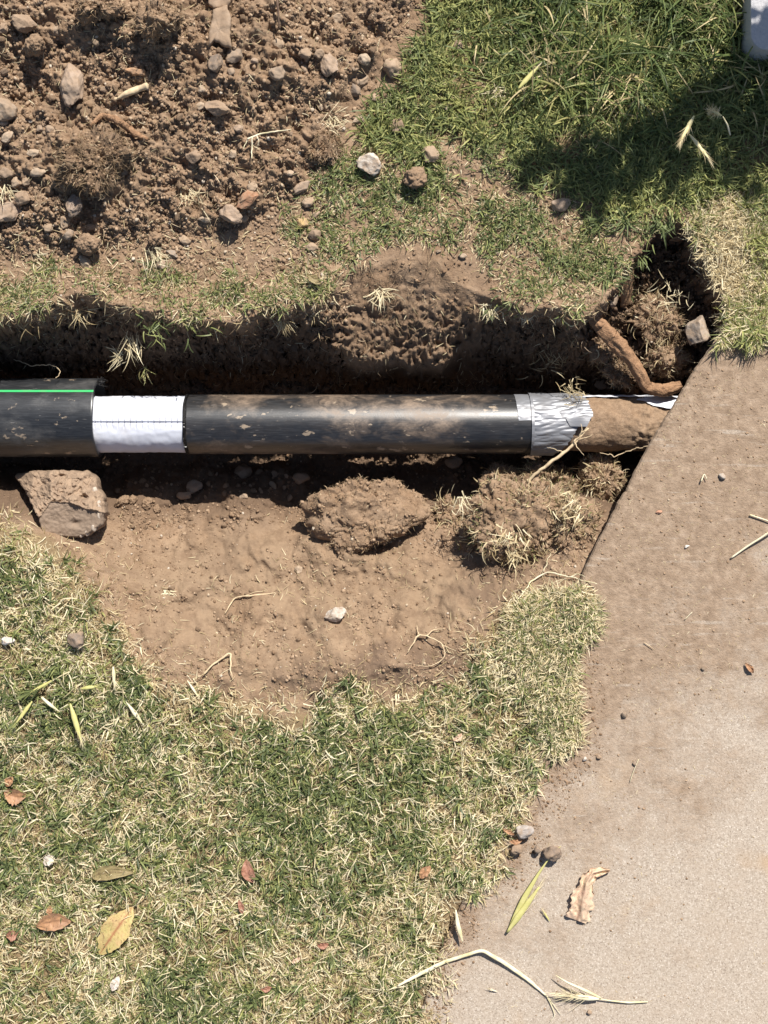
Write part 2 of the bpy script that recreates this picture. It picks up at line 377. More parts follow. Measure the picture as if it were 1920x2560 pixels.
def slab_mat():
    b = NB('concrete'); s = b.sep()
    n = b.noise(7, 5, .6); n2 = b.noise(60, 5, .65); n3 = b.noise(520, 3, .6)
    base = b.ramp(b.noise(230, 5, .75), [(.32, (.27, .22, .17)), (.5, (.415, .35, .28)), (.68, (.555, .485, .405))]); base = b.mix(b.map(n2, .35, .65, .0, .3), base, (.40, .32, .25))
    vo = b.n("ShaderNodeTexVoronoi", feature='F1'); b.set(vo.inputs['Vector'], b.co); vo.inputs['Scale'].default_value = 400
    # aggregate grains: pale and dark flecks
    vc = b.n("ShaderNodeSeparateColor"); b.t.links.new(vo.outputs['Color'], vc.inputs[0])
    inside = b.math('LESS_THAN', vo.outputs['Distance'], .42)
    c = b.mix(b.math('MULTIPLY', inside, b.map(vc.outputs[0], .76, .84, 0, .75)), base, (.66, .59, .51))
    c = b.mix(b.math('MULTIPLY', inside, b.map(vc.outputs[1], .78, .86, 0, .75)), c, (.16, .12, .095))
    c = b.mix(b.map(n3, .4, .68, 0, .5), c, (.27, .21, .16)); c = b.mix(b.map(b.noise(22, 6, .7), .46, .70, 0, .35), c, (.36, .275, .20))
    # rust spots
    c = b.mix(b.map(b.noise(5.5, 3), .62, .75, 0, .55), c, (.42, .27, .14))
    # soil trodden over the end of the slab: strongest at +Y (towards the trench) and along the lawn
    g = b.math('ADD', b.math('MULTIPLY', s[1], 1.45), b.math('MULTIPLY', s[0], -.75))
    g = b.math('ADD', g, b.math('MULTIPLY', b.math('SUBTRACT', n, .5), 1.6)); g = b.math('ADD', g, b.math('MULTIPLY', b.math('SUBTRACT', b.noise(38, 5, .65, dist=.4), .5), .9))
    cover = b.map(g, -1.36, -.66, 0, .96)
    ed = b.math('ADD', b.math('MULTIPLY', b.math('SUBTRACT', s[0], .377), .832), b.math('MULTIPLY', b.math('ADD', s[1], .372), -.555)); ed = b.math('ADD', ed, b.math('MULTIPLY', b.math('SUBTRACT', b.noise(16, 5, .7), .5), .22)); cover = b.math('MAXIMUM', cover, b.map(ed, -.005, .05, .92, 0))
    soil = b.ramp(n2, [(.3, (.205, .14, .092)), (.55, (.30, .215, .148)), (.75, (.40, .30, .215))])
    # scraped streaks
    mp = b.n("ShaderNodeMapping"); b.t.links.new(b.co, mp.inputs[0]); mp.inputs['Rotation'].default_value = (0, 0, radians(-58)); mp.inputs['Scale'].default_value = (1, 9, 1)
    st = b.noise(9, 4, .6, co=mp.outputs[0]); scr = b.map(st, .60, .70, 0, .75)
    cover2 = b.math('MULTIPLY', cover, b.math('SUBTRACT', 1.0, scr))
    c = b.mix(cover2, c, soil)
    h = b.math('ADD', b.math('MULTIPLY', n3, .5), b.math('MULTIPLY', vo.outputs['Distance'], .35)); h2 = b.math('MULTIPLY', b.noise(110, 5, .7), cover)
    nb = b.bump(h, .55, .0012); nb = b.bump(h2, .75, .0045, nb)
    return b.done(b.bsdf(c, .88, nb, spec=.25))
M['slab'] = slab_mat()
def plain(name, c, rough=.6, spec=.3, ns=60, var=.3, other=(.3, .22, .15), bs=.3, metallic=0.0, bd=.001, bn=300):
    b = NB(name); cc = b.mix(b.map(b.noise(ns, 5, .6), .4, .7, 0, var), c, other)
    return b.done(b.bsdf(cc, rough, b.bump(b.noise(bn, 4), bs, bd), spec=spec, metallic=metallic))
M['chunk'] = plain('broken_concrete', (.335, .24, .165), .95, .15, 70, .75, (.20, .14, .10), .8, bd=.003, bn=260)
M['chunkface'] = plain('troweled_concrete_face', (.255, .19, .14), .9, .15, 40, .5, (.24, .17, .12), .5, bd=.0012, bn=420)
M['chunkcap'] = plain('pale_fracture', (.50, .42, .34), .9, .2, 90, .6, (.3, .24, .19), .6, bd=.002)
M['post'] = plain('pitted_concrete', (.46, .45, .455), .9, .2, 120, .3, (.36, .34, .34), .9, bd=.003, bn=140)
M['wood'] = plain('weathered_wood', (.30, .19, .11), .85, .2, 90, .6, (.16, .09, .05), .8, bd=.002, bn=350)
M['bark'] = plain('root_bark', (.36, .215, .125), .95, .1, 130, .8, (.17, .095, .055), 1.0, bd=.003, bn=330)
M['palewood'] = plain('pale_root', (.60, .47, .30), .8, .2, 110, .6, (.33, .22, .13), .6)
M['darkwood'] = plain('dark_twig', (.09, .055, .04), .8, .2)
M['white'] = plain('white_liner', (.66, .68, .74), .6, .3, 26, .45, (.50, .46, .43), .35, bn=700, bd=.0006)
M['greenstripe'] = plain('green_stripe', (.04, .42, .13), .4, .5, 80, .25, (.25, .25, .15), .1)
def pipe_mat(name, tan, seedoff, dark_lo=(.014, .015, .017), amt=.9, zoff=0):
    b = NB(name)
    mp = b.n("ShaderNodeMapping"); b.t.links.new(b.co, mp.inputs[0]); mp.inputs['Location'].default_value = (seedoff, 0, 0); mp.inputs['Scale'].default_value = (.8, 1.25, 1.25)
    v = mp.outputs[0]
    n = b.noise(9, 6, .62, co=v, dist=.35); n2 = b.noise(34, 6, .7, co=v, dist=.6); n3 = b.noise(260, 3, co=v)
    mp2 = b.n("ShaderNodeMapping"); b.t.links.new(b.co, mp2.inputs[0]); mp2.inputs['Scale'].default_value = (6, 60, 60); st = b.noise(6, 4, .6, co=mp2.outputs[0])
    film = b.math('MULTIPLY', b.map(n, .47, .64, .05, 1), b.map(n2, .36, .60, .15, 1))
    film = b.math('MULTIPLY', film, b.map(n3, .25, .6, .6, 1))
    base = b.mix(b.map(st, .45, .75, 0, .5), dark_lo, (.06, .063, .068))
    c = b.mix(b.math('MULTIPLY', film, amt), base, tan)
    spots = b.map(b.noise(42, 4, .6, co=v), .63, .67, 0, 1); c = b.mix(b.math('MULTIPLY', spots, .75), c, (.36, .28, .20))
    scr_ = b.math('MULTIPLY', b.map(b.noise(9, 3, .5, co=mp2.outputs[0]), .66, .70, 0, .5), b.map(n2, .5, .6, 0, 1)); c = b.mix(scr_, c, (.32, .30, .28)); r = b.map(film, 0, .8, .32, .56)
    nb = b.bump(b.noise(500, 3), .12, .0006); nb = b.bump(st, .08, .0008, nb)
    return b.done(b.bsdf(c, r, nb, spec=.75))
M['pipe'] = pipe_mat('black_plastic_pipe', (.23, .165, .115), 0.35, amt=1.0)
M['bell'] = pipe_mat('black_plastic_outer_pipe', (.105, .10, .095), 2.3, amt=.75)
M['inner'] = plain('black_rim', (.012, .012, .013), .5, .4, 40, .3, (.1, .08, .06), .2)
M['scrape'] = plain('plastic_burr', (.45, .44, .42), .5, .5)
def tape_mat():
    b = NB('duct_tape'); mp = b.n("ShaderNodeMapping"); b.t.links.new(b.co, mp.inputs[0]); mp.inputs['Scale'].default_value = (5, 40, 40); mp.inputs['Rotation'].default_value = (0, 0, .1)
    w_ = b.noise(4, 4, .6, co=mp.outputs[0], dist=.3)
    c = b.mix(b.map(b.noise(40, 4), .4, .7, 0, .4), (.27, .275, .295), (.19, .175, .16))
    return b.done(b.bsdf(c, .46, b.bump(w_, .35, .002), metallic=.35, spec=.4))
M['tape'] = tape_mat()
def leaf_mat(name, c1, c2, vein):
    b = NB(name); s = b.sep(); c = b.mix(b.map(b.noise(70, 5, .6), .35, .65), c1, c2)
    c = b.mix(b.map(b.noise(220, 4), .58, .68, 0, .6), c, (.16, .08, .04))
    c = b.mix(b.math('MULTIPLY', b.attr('tint'), .75), c, vein)
    d = b.bsdf(c, .55, b.bump(b.noise(300, 3), .4, .001), spec=.35); tl = b.n("ShaderNodeBsdfTranslucent"); b.set(tl.inputs[0], c)
    m = b.n("ShaderNodeMixShader"); m.inputs[0].default_value = .15; b.t.links.new(d, m.inputs[1]); b.t.links.new(tl.outputs[0], m.inputs[2]); return b.done(m.outputs[0])
M['leaf_orange'] = leaf_mat('orange_leaf', (.48, .26, .13), (.34, .19, .11), (.26, .13, .07))
M['leaf_red'] = leaf_mat('red_brown_leaf', (.34, .15, .09), (.42, .23, .16), (.22, .09, .06))
M['leaf_olive'] = leaf_mat('olive_leaf', (.26, .20, .09), (.34, .27, .13), (.18, .12, .06))
M['leaf_yellow'] = leaf_mat('yellow_leaf', (.52, .44, .17), (.60, .42, .20), (.30, .07, .04))
M['leaf_pale'] = leaf_mat('pale_pink_leaf', (.62, .42, .30), (.70, .55, .38), (.38, .2, .13))
M['leaf_white'] = leaf_mat('bleached_leaf', (.66, .56, .46), (.75, .68, .6), (.5, .4, .32))
M['stem'] = plain('dry_straw', (.66, .56, .27), .5, .35, 60, .5, (.72, .66, .48), .3)
M['whitestem'] = plain('bleached_straw', (.70, .63, .46), .5, .35, 45, .8, (.52, .44, .20), .4)
M['husk'] = plain('yellow_green_husk', (.46, .43, .15), .5, .35, 80, .4, (.66, .58, .3), .3)

# ------------------------------------------------------------------ ground sheet
def axis(lo, hi, step, far):
    core = np.arange(lo, hi + step, step); a = []; d = step; p = lo
    while p > lo - far: d *= 1.22; p -= d; a.append(p)
    b = []; d = step; p = core[-1]
    while p < hi + far: d *= 1.22; p += d; b.append(p)
    return np.array(a[::-1] + list(core) + b)
US = axis(-110, 1770, 3.1, 90000); fine_ = axis(-120, 1470, 3.1, 90000); coarse_ = axis(-130, 2330, 6.5, 90000)
VS = np.concatenate([fine_[fine_ < 1470], np.arange(1473, 2330, 6.5), coarse_[coarse_ > 2334]])
UU, VV = np.meshgrid(US, VS); ZZ = height(UU, VV); XX = (UU - CX) * S; YY = (CY - VV) * S
trm = np.interp(ZZ, [-.30, -.02], [1, 0])
jm_ = np.clip(-ZZ / .05, 0, 1) * (1 - ss((VV - 830) / 50)) * (1 - .85 * ((UU > 740) & (UU < 1050) & (VV < 790))); jx = fbm(XX + 3 * ZZ, YY + 5 * ZZ, 55, 3, 41) * .007 * jm_; jy = fbm(XX - 4 * ZZ, YY + 9 * ZZ, 50, 3, 47) * .009 * jm_
DU, DV = toD(XX, YY, ZZ)
att = {}
nA = fbm(XX, YY, 14, 3, 77) * 30
att['dust'] = np.clip(ss(sdpoly(DU + nA, DV + nA, BARE) / 70 + .2) * (.75 + .5 * fbm(XX, YY, 6, 2, 12)), 0, 1)
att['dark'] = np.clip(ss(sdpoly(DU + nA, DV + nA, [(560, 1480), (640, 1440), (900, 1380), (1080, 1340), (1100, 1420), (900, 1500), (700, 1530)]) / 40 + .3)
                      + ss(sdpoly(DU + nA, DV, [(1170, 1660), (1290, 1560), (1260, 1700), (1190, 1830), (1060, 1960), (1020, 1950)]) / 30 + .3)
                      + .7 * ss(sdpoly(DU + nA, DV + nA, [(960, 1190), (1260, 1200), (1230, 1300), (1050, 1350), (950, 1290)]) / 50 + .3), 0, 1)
att['turf'] = np.maximum(ss(sdpoly(DU + nA, DV + nA, LAWN_A) / 22), ss(sdpoly(DU + nA, DV + nA, LAWN_B) / 40)) * .85
cut = ss(np.clip(-ZZ / .045, 0, 1)) * (1 - ss((DV - 1085) / 60)); att['damp_shade'] = cut * np.where(DV < 1000, 1 - .55 * ss((ZZ + .17) / .05) * ss((DU - 690) / 60) * (1 - ss((DU - 1060) / 60)), 1)  # trench darkening by depth: damp tone plus painted shade, weaker on the lit slope
rr = np.hypot(XX, YY); att['far'] = ss((rr - 1.6) / 1.0)
nr, nc = UU.shape; I = np.arange(nr * nc).reshape(nr, nc)
Q = np.stack([I[:-1, :-1], I[1:, :-1], I[1:, 1:], I[:-1, 1:]], -1).reshape(-1, 4)
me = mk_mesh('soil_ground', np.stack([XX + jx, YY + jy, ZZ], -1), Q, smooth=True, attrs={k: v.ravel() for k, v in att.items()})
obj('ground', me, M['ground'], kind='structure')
del XX, YY, UU, VV, Q

# ------------------------------------------------------------------ pavement
def pavement():
    P = np.array(SLAB[:16], float); d = np.concatenate([[0], np.cumsum(np.hypot(*np.diff(P, axis=0).T))]); t = np.arange(0, d[-1], 5.0)
    u = np.interp(t, d, P[:, 0]); v = np.interp(t, d, P[:, 1]); r = fbm(u * S, v * S, 40, 3, 99)
    u = u + 2.2 * r; P2 = np.vstack([np.stack([u, v], 1), np.array(SLAB[16:], float)])
    x, y = W(P2[:, 0], P2[:, 1], SLAB_Z); n = len(x)
    prof = [(0.014, 0.0), (0.006, -.0012), (.002, -.004), (0.0, -.009), (.005, -.026), (.012, -.05), (.02, -.088)]
    # inward normals
    xs_ = np.convolve(np.pad(x, 8, 'edge'), np.ones(17) / 17, 'valid'); ys_ = np.convolve(np.pad(y, 8, 'edge'), np.ones(17) / 17, 'valid'); tx = np.gradient(xs_); ty = np.gradient(ys_); l = np.hypot(tx, ty); nx, ny = -ty / l, tx / l
    cxm, cym = 1.2, -.6
    sg = np.sign(nx * (cxm - x) + ny * (cym - y)); nx *= sg; ny *= sg
    rings = []
    for k, (ins, dz) in enumerate(prof):
        e = (.0006 * fbm(x + k * .001, y, 90, 2, 4)) if k else 0
        chip = .004 * np.clip(fbm(x, y, 45, 2, 5) - .2, 0, 1) * (1 if k < 4 else .6)
        rings.append(np.stack([x + nx * (ins + e + chip), y + ny * (ins + e + chip), np.full(n, SLAB_Z + dz)], 1))
    Vv = np.vstack(rings); F = []
    for k in range(len(prof) - 1):
        j = np.arange(n); F.append(np.stack([k * n + j, k * n + (j + 1) % n, (k + 1) * n + (j + 1) % n, (k + 1) * n + j], 1))
    me = bpy.data.meshes.new('pavement'); faces = [tuple(f) for f in np.vstack(F)] + [tuple(range(n))[::-1]]
    me.from_pydata(Vv.tolist(), [], faces); me.validate()
    import bmesh
    bm = bmesh.new(); bm.from_mesh(me); bmesh.ops.recalc_face_normals(bm, faces=bm.faces); bm.to_mesh(me); bm.free()
    obj('pavement', me, M['slab'], kind='structure')
pavement()

# ------------------------------------------------------------------ pipe line
AX_Z = -0.13; PR = .0553; BR = .0733; WR0 = .0525
def axis_y(v): return W(0, v, AX_Z)[1]
def ux(u, z=-.08): return W(u, 0, z)[0]
py = axis_y(917); by = axis_y(903)
rootp = empty('drain_pipe', (ux(700), py, AX_Z - PR), 'long black drain pipe in the trench with white sleeve and silver tape', 'pipe')
OR = np.array(rootp.location)
def cyl(x0, x1, yc, zc, rfun, na=96, nx=200, a0=0, a1=2 * pi, close=True, xedge=None):
    xs = np.linspace(0, 1, nx); an = np.linspace(a0, a1, na, endpoint=not close)
    X, A = np.meshgrid(xs, an, indexing='ij')
    if xedge: l, r_ = xedge(A); X = l + (r_ - l) * X
    else: X = x0 + (x1 - x0) * X
    R = rfun(X, A); Vv = np.stack([X, yc + R * np.cos(A), zc + R * np.sin(A)], -1)
    I = np.arange(nx * na).reshape(nx, na)
    if close: J = np.roll(I, -1, 1); q = np.stack([I[:-1], J[:-1], J[1:], I[1:]], -1).reshape(-1, 4)
    else: q = np.stack([I[:-1, :-1], I[:-1, 1:], I[1:, 1:], I[1:, :-1]], -1).reshape(-1, 4)
    return Vv.reshape(-1, 3), [q]
def pp(name, VF_, mat, smooth=True, parent=None, label=None):
    Vv, F = VF_; par = parent or rootp; o0 = OR if par is rootp else OR
    o = obj(name, mk_mesh(name, Vv - OR, F, smooth=smooth), mat, parent=par)
    if label: o['label'] = label
    return o
const = lambda r: (lambda X, A: np.full(X.shape, r))
def shell(x0, x1, yc, r, th, wob=0.0, seed=0):          # open tube with wall thickness and rims
    out = []
    rf = lambda X, A: r + wob * np.sin(A * 3 + seed) + 0 * X
    ri = lambda X, A: r - th + wob * np.sin(A * 3 + seed) + 0 * X
    prof = [(x0, r - th), (x0, r - .0008), (x0 + .0008, r)] + [(x, r) for x in np.linspace(x0 + .004, x1 - .004, 40)] + [(x1 - .0008, r), (x1, r - .0008), (x1, r - th), (x1 - .08, r - th)]
    na = 96; A = np.linspace(0, 2 * pi, na, endpoint=False); Vv = []
    for x, rad in prof: rad2 = rad + wob * np.sin(A * 3 + seed); Vv.append(np.stack([x + .0006 * np.sin(A * 5 + seed) , yc + rad2 * np.cos(A), AX_Z + rad2 * np.sin(A)], 1))
    I = np.arange(len(prof) * na).reshape(-1, na); J = np.roll(I, -1, 1); q = np.stack([I[:-1], J[:-1], J[1:], I[1:]], -1).reshape(-1, 4)
    return np.vstack(Vv), [q]
xb = ux(200, -.06)
outer = pp('outer_pipe', shell(-2.0, xb, by, BR, .007, .0006, 1), M['bell'], label='wide black outer pipe with green stripes')
# stripes: at angles measured from +Y through +Z
for ang, wdt in ((radians(52), .034), (radians(-58) + 2 * pi - radians(0), .03)):
    a_ = ang
    if a_ > pi: a_ = pi + radians(28)
    st = cyl(-2.0, xb - .0006, by, AX_Z, lambda X, A: BR + .0007 + 0 * X + .0006 * np.sin(A * 3 + 1), na=6, nx=60, a0=a_ - wdt, a1=a_ + wdt, close=False)
    o = pp('green_stripe', st, M['greenstripe']); o.parent = outer
# burr at the cut rim
r_ = RS(5); pts = []
for k in range(26):
    a = radians(18) + k * .006 + r_.uniform(-.4, .1); R0 = BR - .003
    p0 = np.array([xb, by + R0 * cos(a), AX_Z + R0 * sin(a)]); pts.append(tube(smooth_path([p0, p0 + r_.normal(0, .003, 3) + [.005, 0, .002], p0 + r_.normal(0, .005, 3) + [.009, 0, .001]], 5), [.0006, .0003], 4))
o = pp('plastic_burr', merge(pts), M['inner']); o.parent = outer
# white sleeve
WR = .0525
def sleeve_mat():
    b = NB('white_sleeve'); c = b.mix(b.map(b.noise(24, 5, .6), .5, .75, 0, .5), (.62, .64, .71), (.50, .46, .43)); c = b.mix(b.math('MULTIPLY', b.attr('tint'), .75), c, (.27, .28, .33))
    return b.done(b.bsdf(c, .6, b.bump(b.noise(600, 3), .35, .0006), spec=.3))
M['sleeve'] = sleeve_mat()
def wr(X, A):
    t = np.sin(A)   # top when 1
    rib = np.maximum(0, np.cos((X - xb) * 2 * pi / .0108)) ** 8 * np.exp(-((A - radians(90)) / .19) ** 4)
    seam = np.exp(-((A - radians(90) ) / .028) ** 2)
    return WR - .0028 * rib - .0030 * seam + .0005 * g2(X * 90, A * 5, 3) + .0009 * g2(X * 18, A * 2.5, 4)
xw1 = ux(400, -.08)
SX = np.linspace(xb - .02, xw1 + .02, 420); SA = np.concatenate([np.linspace(radians(64), radians(116), 70), np.linspace(radians(119), radians(421), 70)])
GX, GA = np.meshgrid(SX, SA, indexing='ij'); GR = wr(GX, GA); n_a = len(SA); I_ = np.arange(len(SX) * n_a).reshape(-1, n_a); J_ = np.roll(I_, -1, 1)
groove_shade = np.clip(np.maximum(0, np.cos((GX - xb) * 2 * pi / .0108)) ** 4 * np.exp(-((GA - radians(92)) / .20) ** 4) * (.55 + .45 * g2(GX * 60, GA * 9, 5)) + np.exp(-((GA - radians(90)) / .034) ** 2) * (.8 + .5 * g2(GX * 40, GA, 8)), 0, 1)  # shade of the rib grooves and seam, painted grey into the sleeve colour
me = mk_mesh('white_sleeve', np.stack([GX, axis_y(916.5) + GR * np.cos(GA), AX_Z + GR * np.sin(GA)], -1).reshape(-1, 3) - OR, np.stack([I_[:-1], J_[:-1], J_[1:], I_[1:]], -1).reshape(-1, 4), smooth=True, tint=groove_shade.ravel())
sleeve = obj('white_sleeve', me, M['sleeve'], parent=rootp); sleeve['label'] = 'white corrugated sleeve with a seam along its top'
# black pipe
xe = ux(1162, -.075)
blk = pp('black_pipe', shell(ux(398, -.075), xe, py, PR, .0045, .0003, 2), M['pipe'], label='black pipe smeared with dried mud')
rim = shell(ux(397, -.075), ux(399.5, -.075), py, PR + .0016, .0066); rim[0][:, 0] = np.where(rim[0][:, 0] < ux(380, -.075), ux(397.4, -.075), rim[0][:, 0])
o = pp('cut_rim', rim, M['inner']); o.parent = blk
# nicks on the cut edge
nk = []
for aa, sz in ((radians(98), .0016), (radians(140), .002), (radians(92), .0012)):
    v, f = rock_verts(int(aa * 100), 1, 4); nk.append((v * [sz * 1.4, sz * .9, sz * .7] + [ux(399), py - 0 + (PR + .001) * cos(aa), AX_Z + (PR + .001) * sin(aa)], [f]))
for q_ in nk:
    o = pp('scraped_nick', q_, M['scrape']); o.parent = blk
# old pipe under the pavement, caked in soil
def orad(X, A):
    P3 = np.stack([X, np.cos(A) * .05, np.sin(A) * .05], -1)
    return .0505 + .0022 * fbm3(P3, 60, 3, 8) + .0030 * np.clip(fbm3(P3, 130, 3, 9), -.3, 1) * ss((X - ux(1330)) / .05) + .0015 * fbm3(P3, 20, 2, 3)
old = pp('old_pipe', cyl(xe - .05, ux(1700), py + .001, AX_Z, orad, na=150, nx=240), M['clod'], label='old pipe end caked in brown soil running under the pavement')
def lrad(X, A): return .0545 + .0012 * g2(X * 60, A * 4, 8)
lin = pp('liner_edge', cyl(0, 0, py + .001, AX_Z, lrad, na=24, nx=80, close=False, a0=radians(22), a1=radians(62),
         xedge=lambda A: (ux(1370) + .035 * np.abs(g2(A * 3, A * 0 + 3.3, 2)) + .05 * np.clip((A - radians(35)) / .5, 0, 1), ux(1480) + 0 * A)), M['white'], label='strip of white liner showing above the soil')
lin2 = pp('liner_edge', cyl(0, 0, py + .001, AX_Z, lrad, na=10, nx=80, close=False, a0=radians(14), a1=radians(27), xedge=lambda A: (ux(1262) + 0 * A, ux(1400) + .02 * g2(A * 9, A * 0, 2))), M['white'])
# silver tape: main wrap, small left patch, narrow strip
def wrapR(base, amp, seed):
    def f(X, A):
        fold = np.abs(g2(X * 26 + A * 1.2, A * 4.5 + seed, seed)) ** .8; f2 = .6 * g2(X * 60 + A * 2, A * 11, seed + 3); flare = ss((X - ux(1235)) / .03)
        return base + amp * (fold * 1.1 + .5 * f2) + flare * (.0045 * np.clip(g2(X * 20, A * 4.5, seed + 9) + .35, 0, 2))
    return f
def redge(A):
    deg = np.degrees(A); r = np.interp(deg, [-60, 20, 40, 62, 78, 84, 88, 100, 112, 125, 140, 160, 185, 260], [1255, 1262, 1272, 1276, 1281, 1270, 1262, 1248, 1240, 1234, 1222, 1206, 1196, 1190]) + 3 * g2(A * 14, A * 0 + .7, 3)
    l = np.interp(deg, [-60, 260], [1149, 1156]) + 1.2 * g2(A * 5, A * 0 + .2, 5)
    return ux(l, -.08), ux(r, -.08)
tp = pp('tape_wrap', cyl(0, 0, py, AX_Z, wrapR(PR + .0016, .0022, 3), na=300, nx=130, close=False, a0=radians(-60), a1=radians(262), xedge=redge), M['tape'], label='wrinkled silver tape wrapped round the joint with a torn edge')
pt = pp('tape_patch', cyl(0, 0, py, AX_Z, lambda X, A: PR + .0010 + .0008 * np.abs(g2(X * 50, A * 6, 2)), na=80, nx=40, close=False, a0=radians(10), a1=radians(86),
        xedge=lambda A: (ux(1115, -.08) + .004 * ss((A - radians(20)) / 1.2) + .0006 * g2(A * 9, A * 0 + .5, 4), ux(1148, -.08) + 0 * A)), M['tape'], label='short square patch of silver tape')
sp = pp('tape_strip', cyl(0, 0, py, AX_Z, lambda X, A: PR + .0036 + .0012 * g2(A * 4, X * 30, 6), na=160, nx=8, close=False, a0=radians(0), a1=radians(190),
        xedge=lambda A: (ux(1146, -.08) + .004 * A / 3, ux(1152, -.08) + .004 * A / 3 + .001 * g2(A * 3, A * 0 + .1, 4))), M['tape'], label='narrow twisted strip of silver tape')
# dark crease flap and tag under the tape
crease = cyl(0, 0, py, AX_Z, lambda X, A: PR + .004 + .006 * ss((X - ux(1228)) / .03) + 0 * A, na=14, nx=20, close=False, a0=radians(82), a1=radians(97), xedge=lambda A: (ux(1222, -.075) + (A - radians(82)) * .03, ux(1276, -.075) - (A - radians(82)) * .03))
o = pp('tape_fold', crease, M['tape']); o.parent = tp
under = cyl(0, 0, py, AX_Z, lambda X, A: PR + .001 + 0 * A, na=30, nx=10, close=False, a0=radians(120), a1=radians(200), xedge=lambda A: (ux(1150) - .014 * np.clip((A - radians(120)) / 1, 0, 1), ux(1166) + 0 * A))
pp('rubber_flap', under, M['inner'])

# ------------------------------------------------------------------ stones
taken = []
def stone(name, u, v, wd, ht, rot, colr, label, cat=None, seed=0, zs=.62, sink=.25, sub=3, mat='stone', rough=.09, crumb=0, cut=(.6, .9), facets=9, group=None, z=None):
    zz = (surf1(u, v) + (.008 if (1100 < u < 1210 and 1780 < v < 1860) or (u < 200 and 1370 < v < 1400) else 0)) if z is None else z
    kz = .92 if (v < 620 and u < 900 and max(wd, ht) < 45) else 1; sx = wd * S * .53 * kz; sy = ht * S * .53 * kz; sz = min(sx, sy) * zs / .62 * .85
    vv, f = rock_verts(seed * 7 + int(u * 3 + v), sub, facets, rough, cut, crumb)
    e = vv.max(0) - vv.min(0); vv = (vv - (vv.max(0) + vv.min(0)) / 2) / (e / 2)
    vv = vv * [sx, sy, sz]; r = radians(rot); R = np.array([[cos(r), sin(r), 0], [-sin(r), cos(r), 0], [0, 0, 1]]); vv = vv @ R
    zc = zz + sz * (1 - 2 * sink); x, y = W(u, v, zc)
    vv[:, 2] += sz
    o = obj(name, mk_mesh(name, vv, f, smooth=(mat == 'stone')), M[mat], label=label, cat=cat or ('clod' if 'clod' in name else 'stone'), group=group, loc=(x, y, zc - sz), color=colr)
    taken.append((u, v, max(wd, ht) * .5)); return o
PK, PA, BR_, GR, TN, DK, RU, OC, WH = (.37, .27, .20), (.47, .37, .265), (.27, .18, .115), (.27, .205, .15), (.38, .275, .18), (.13, .105, .09), (.34, .13, .05), (.55, .36, .12), (.68, .62, .54)
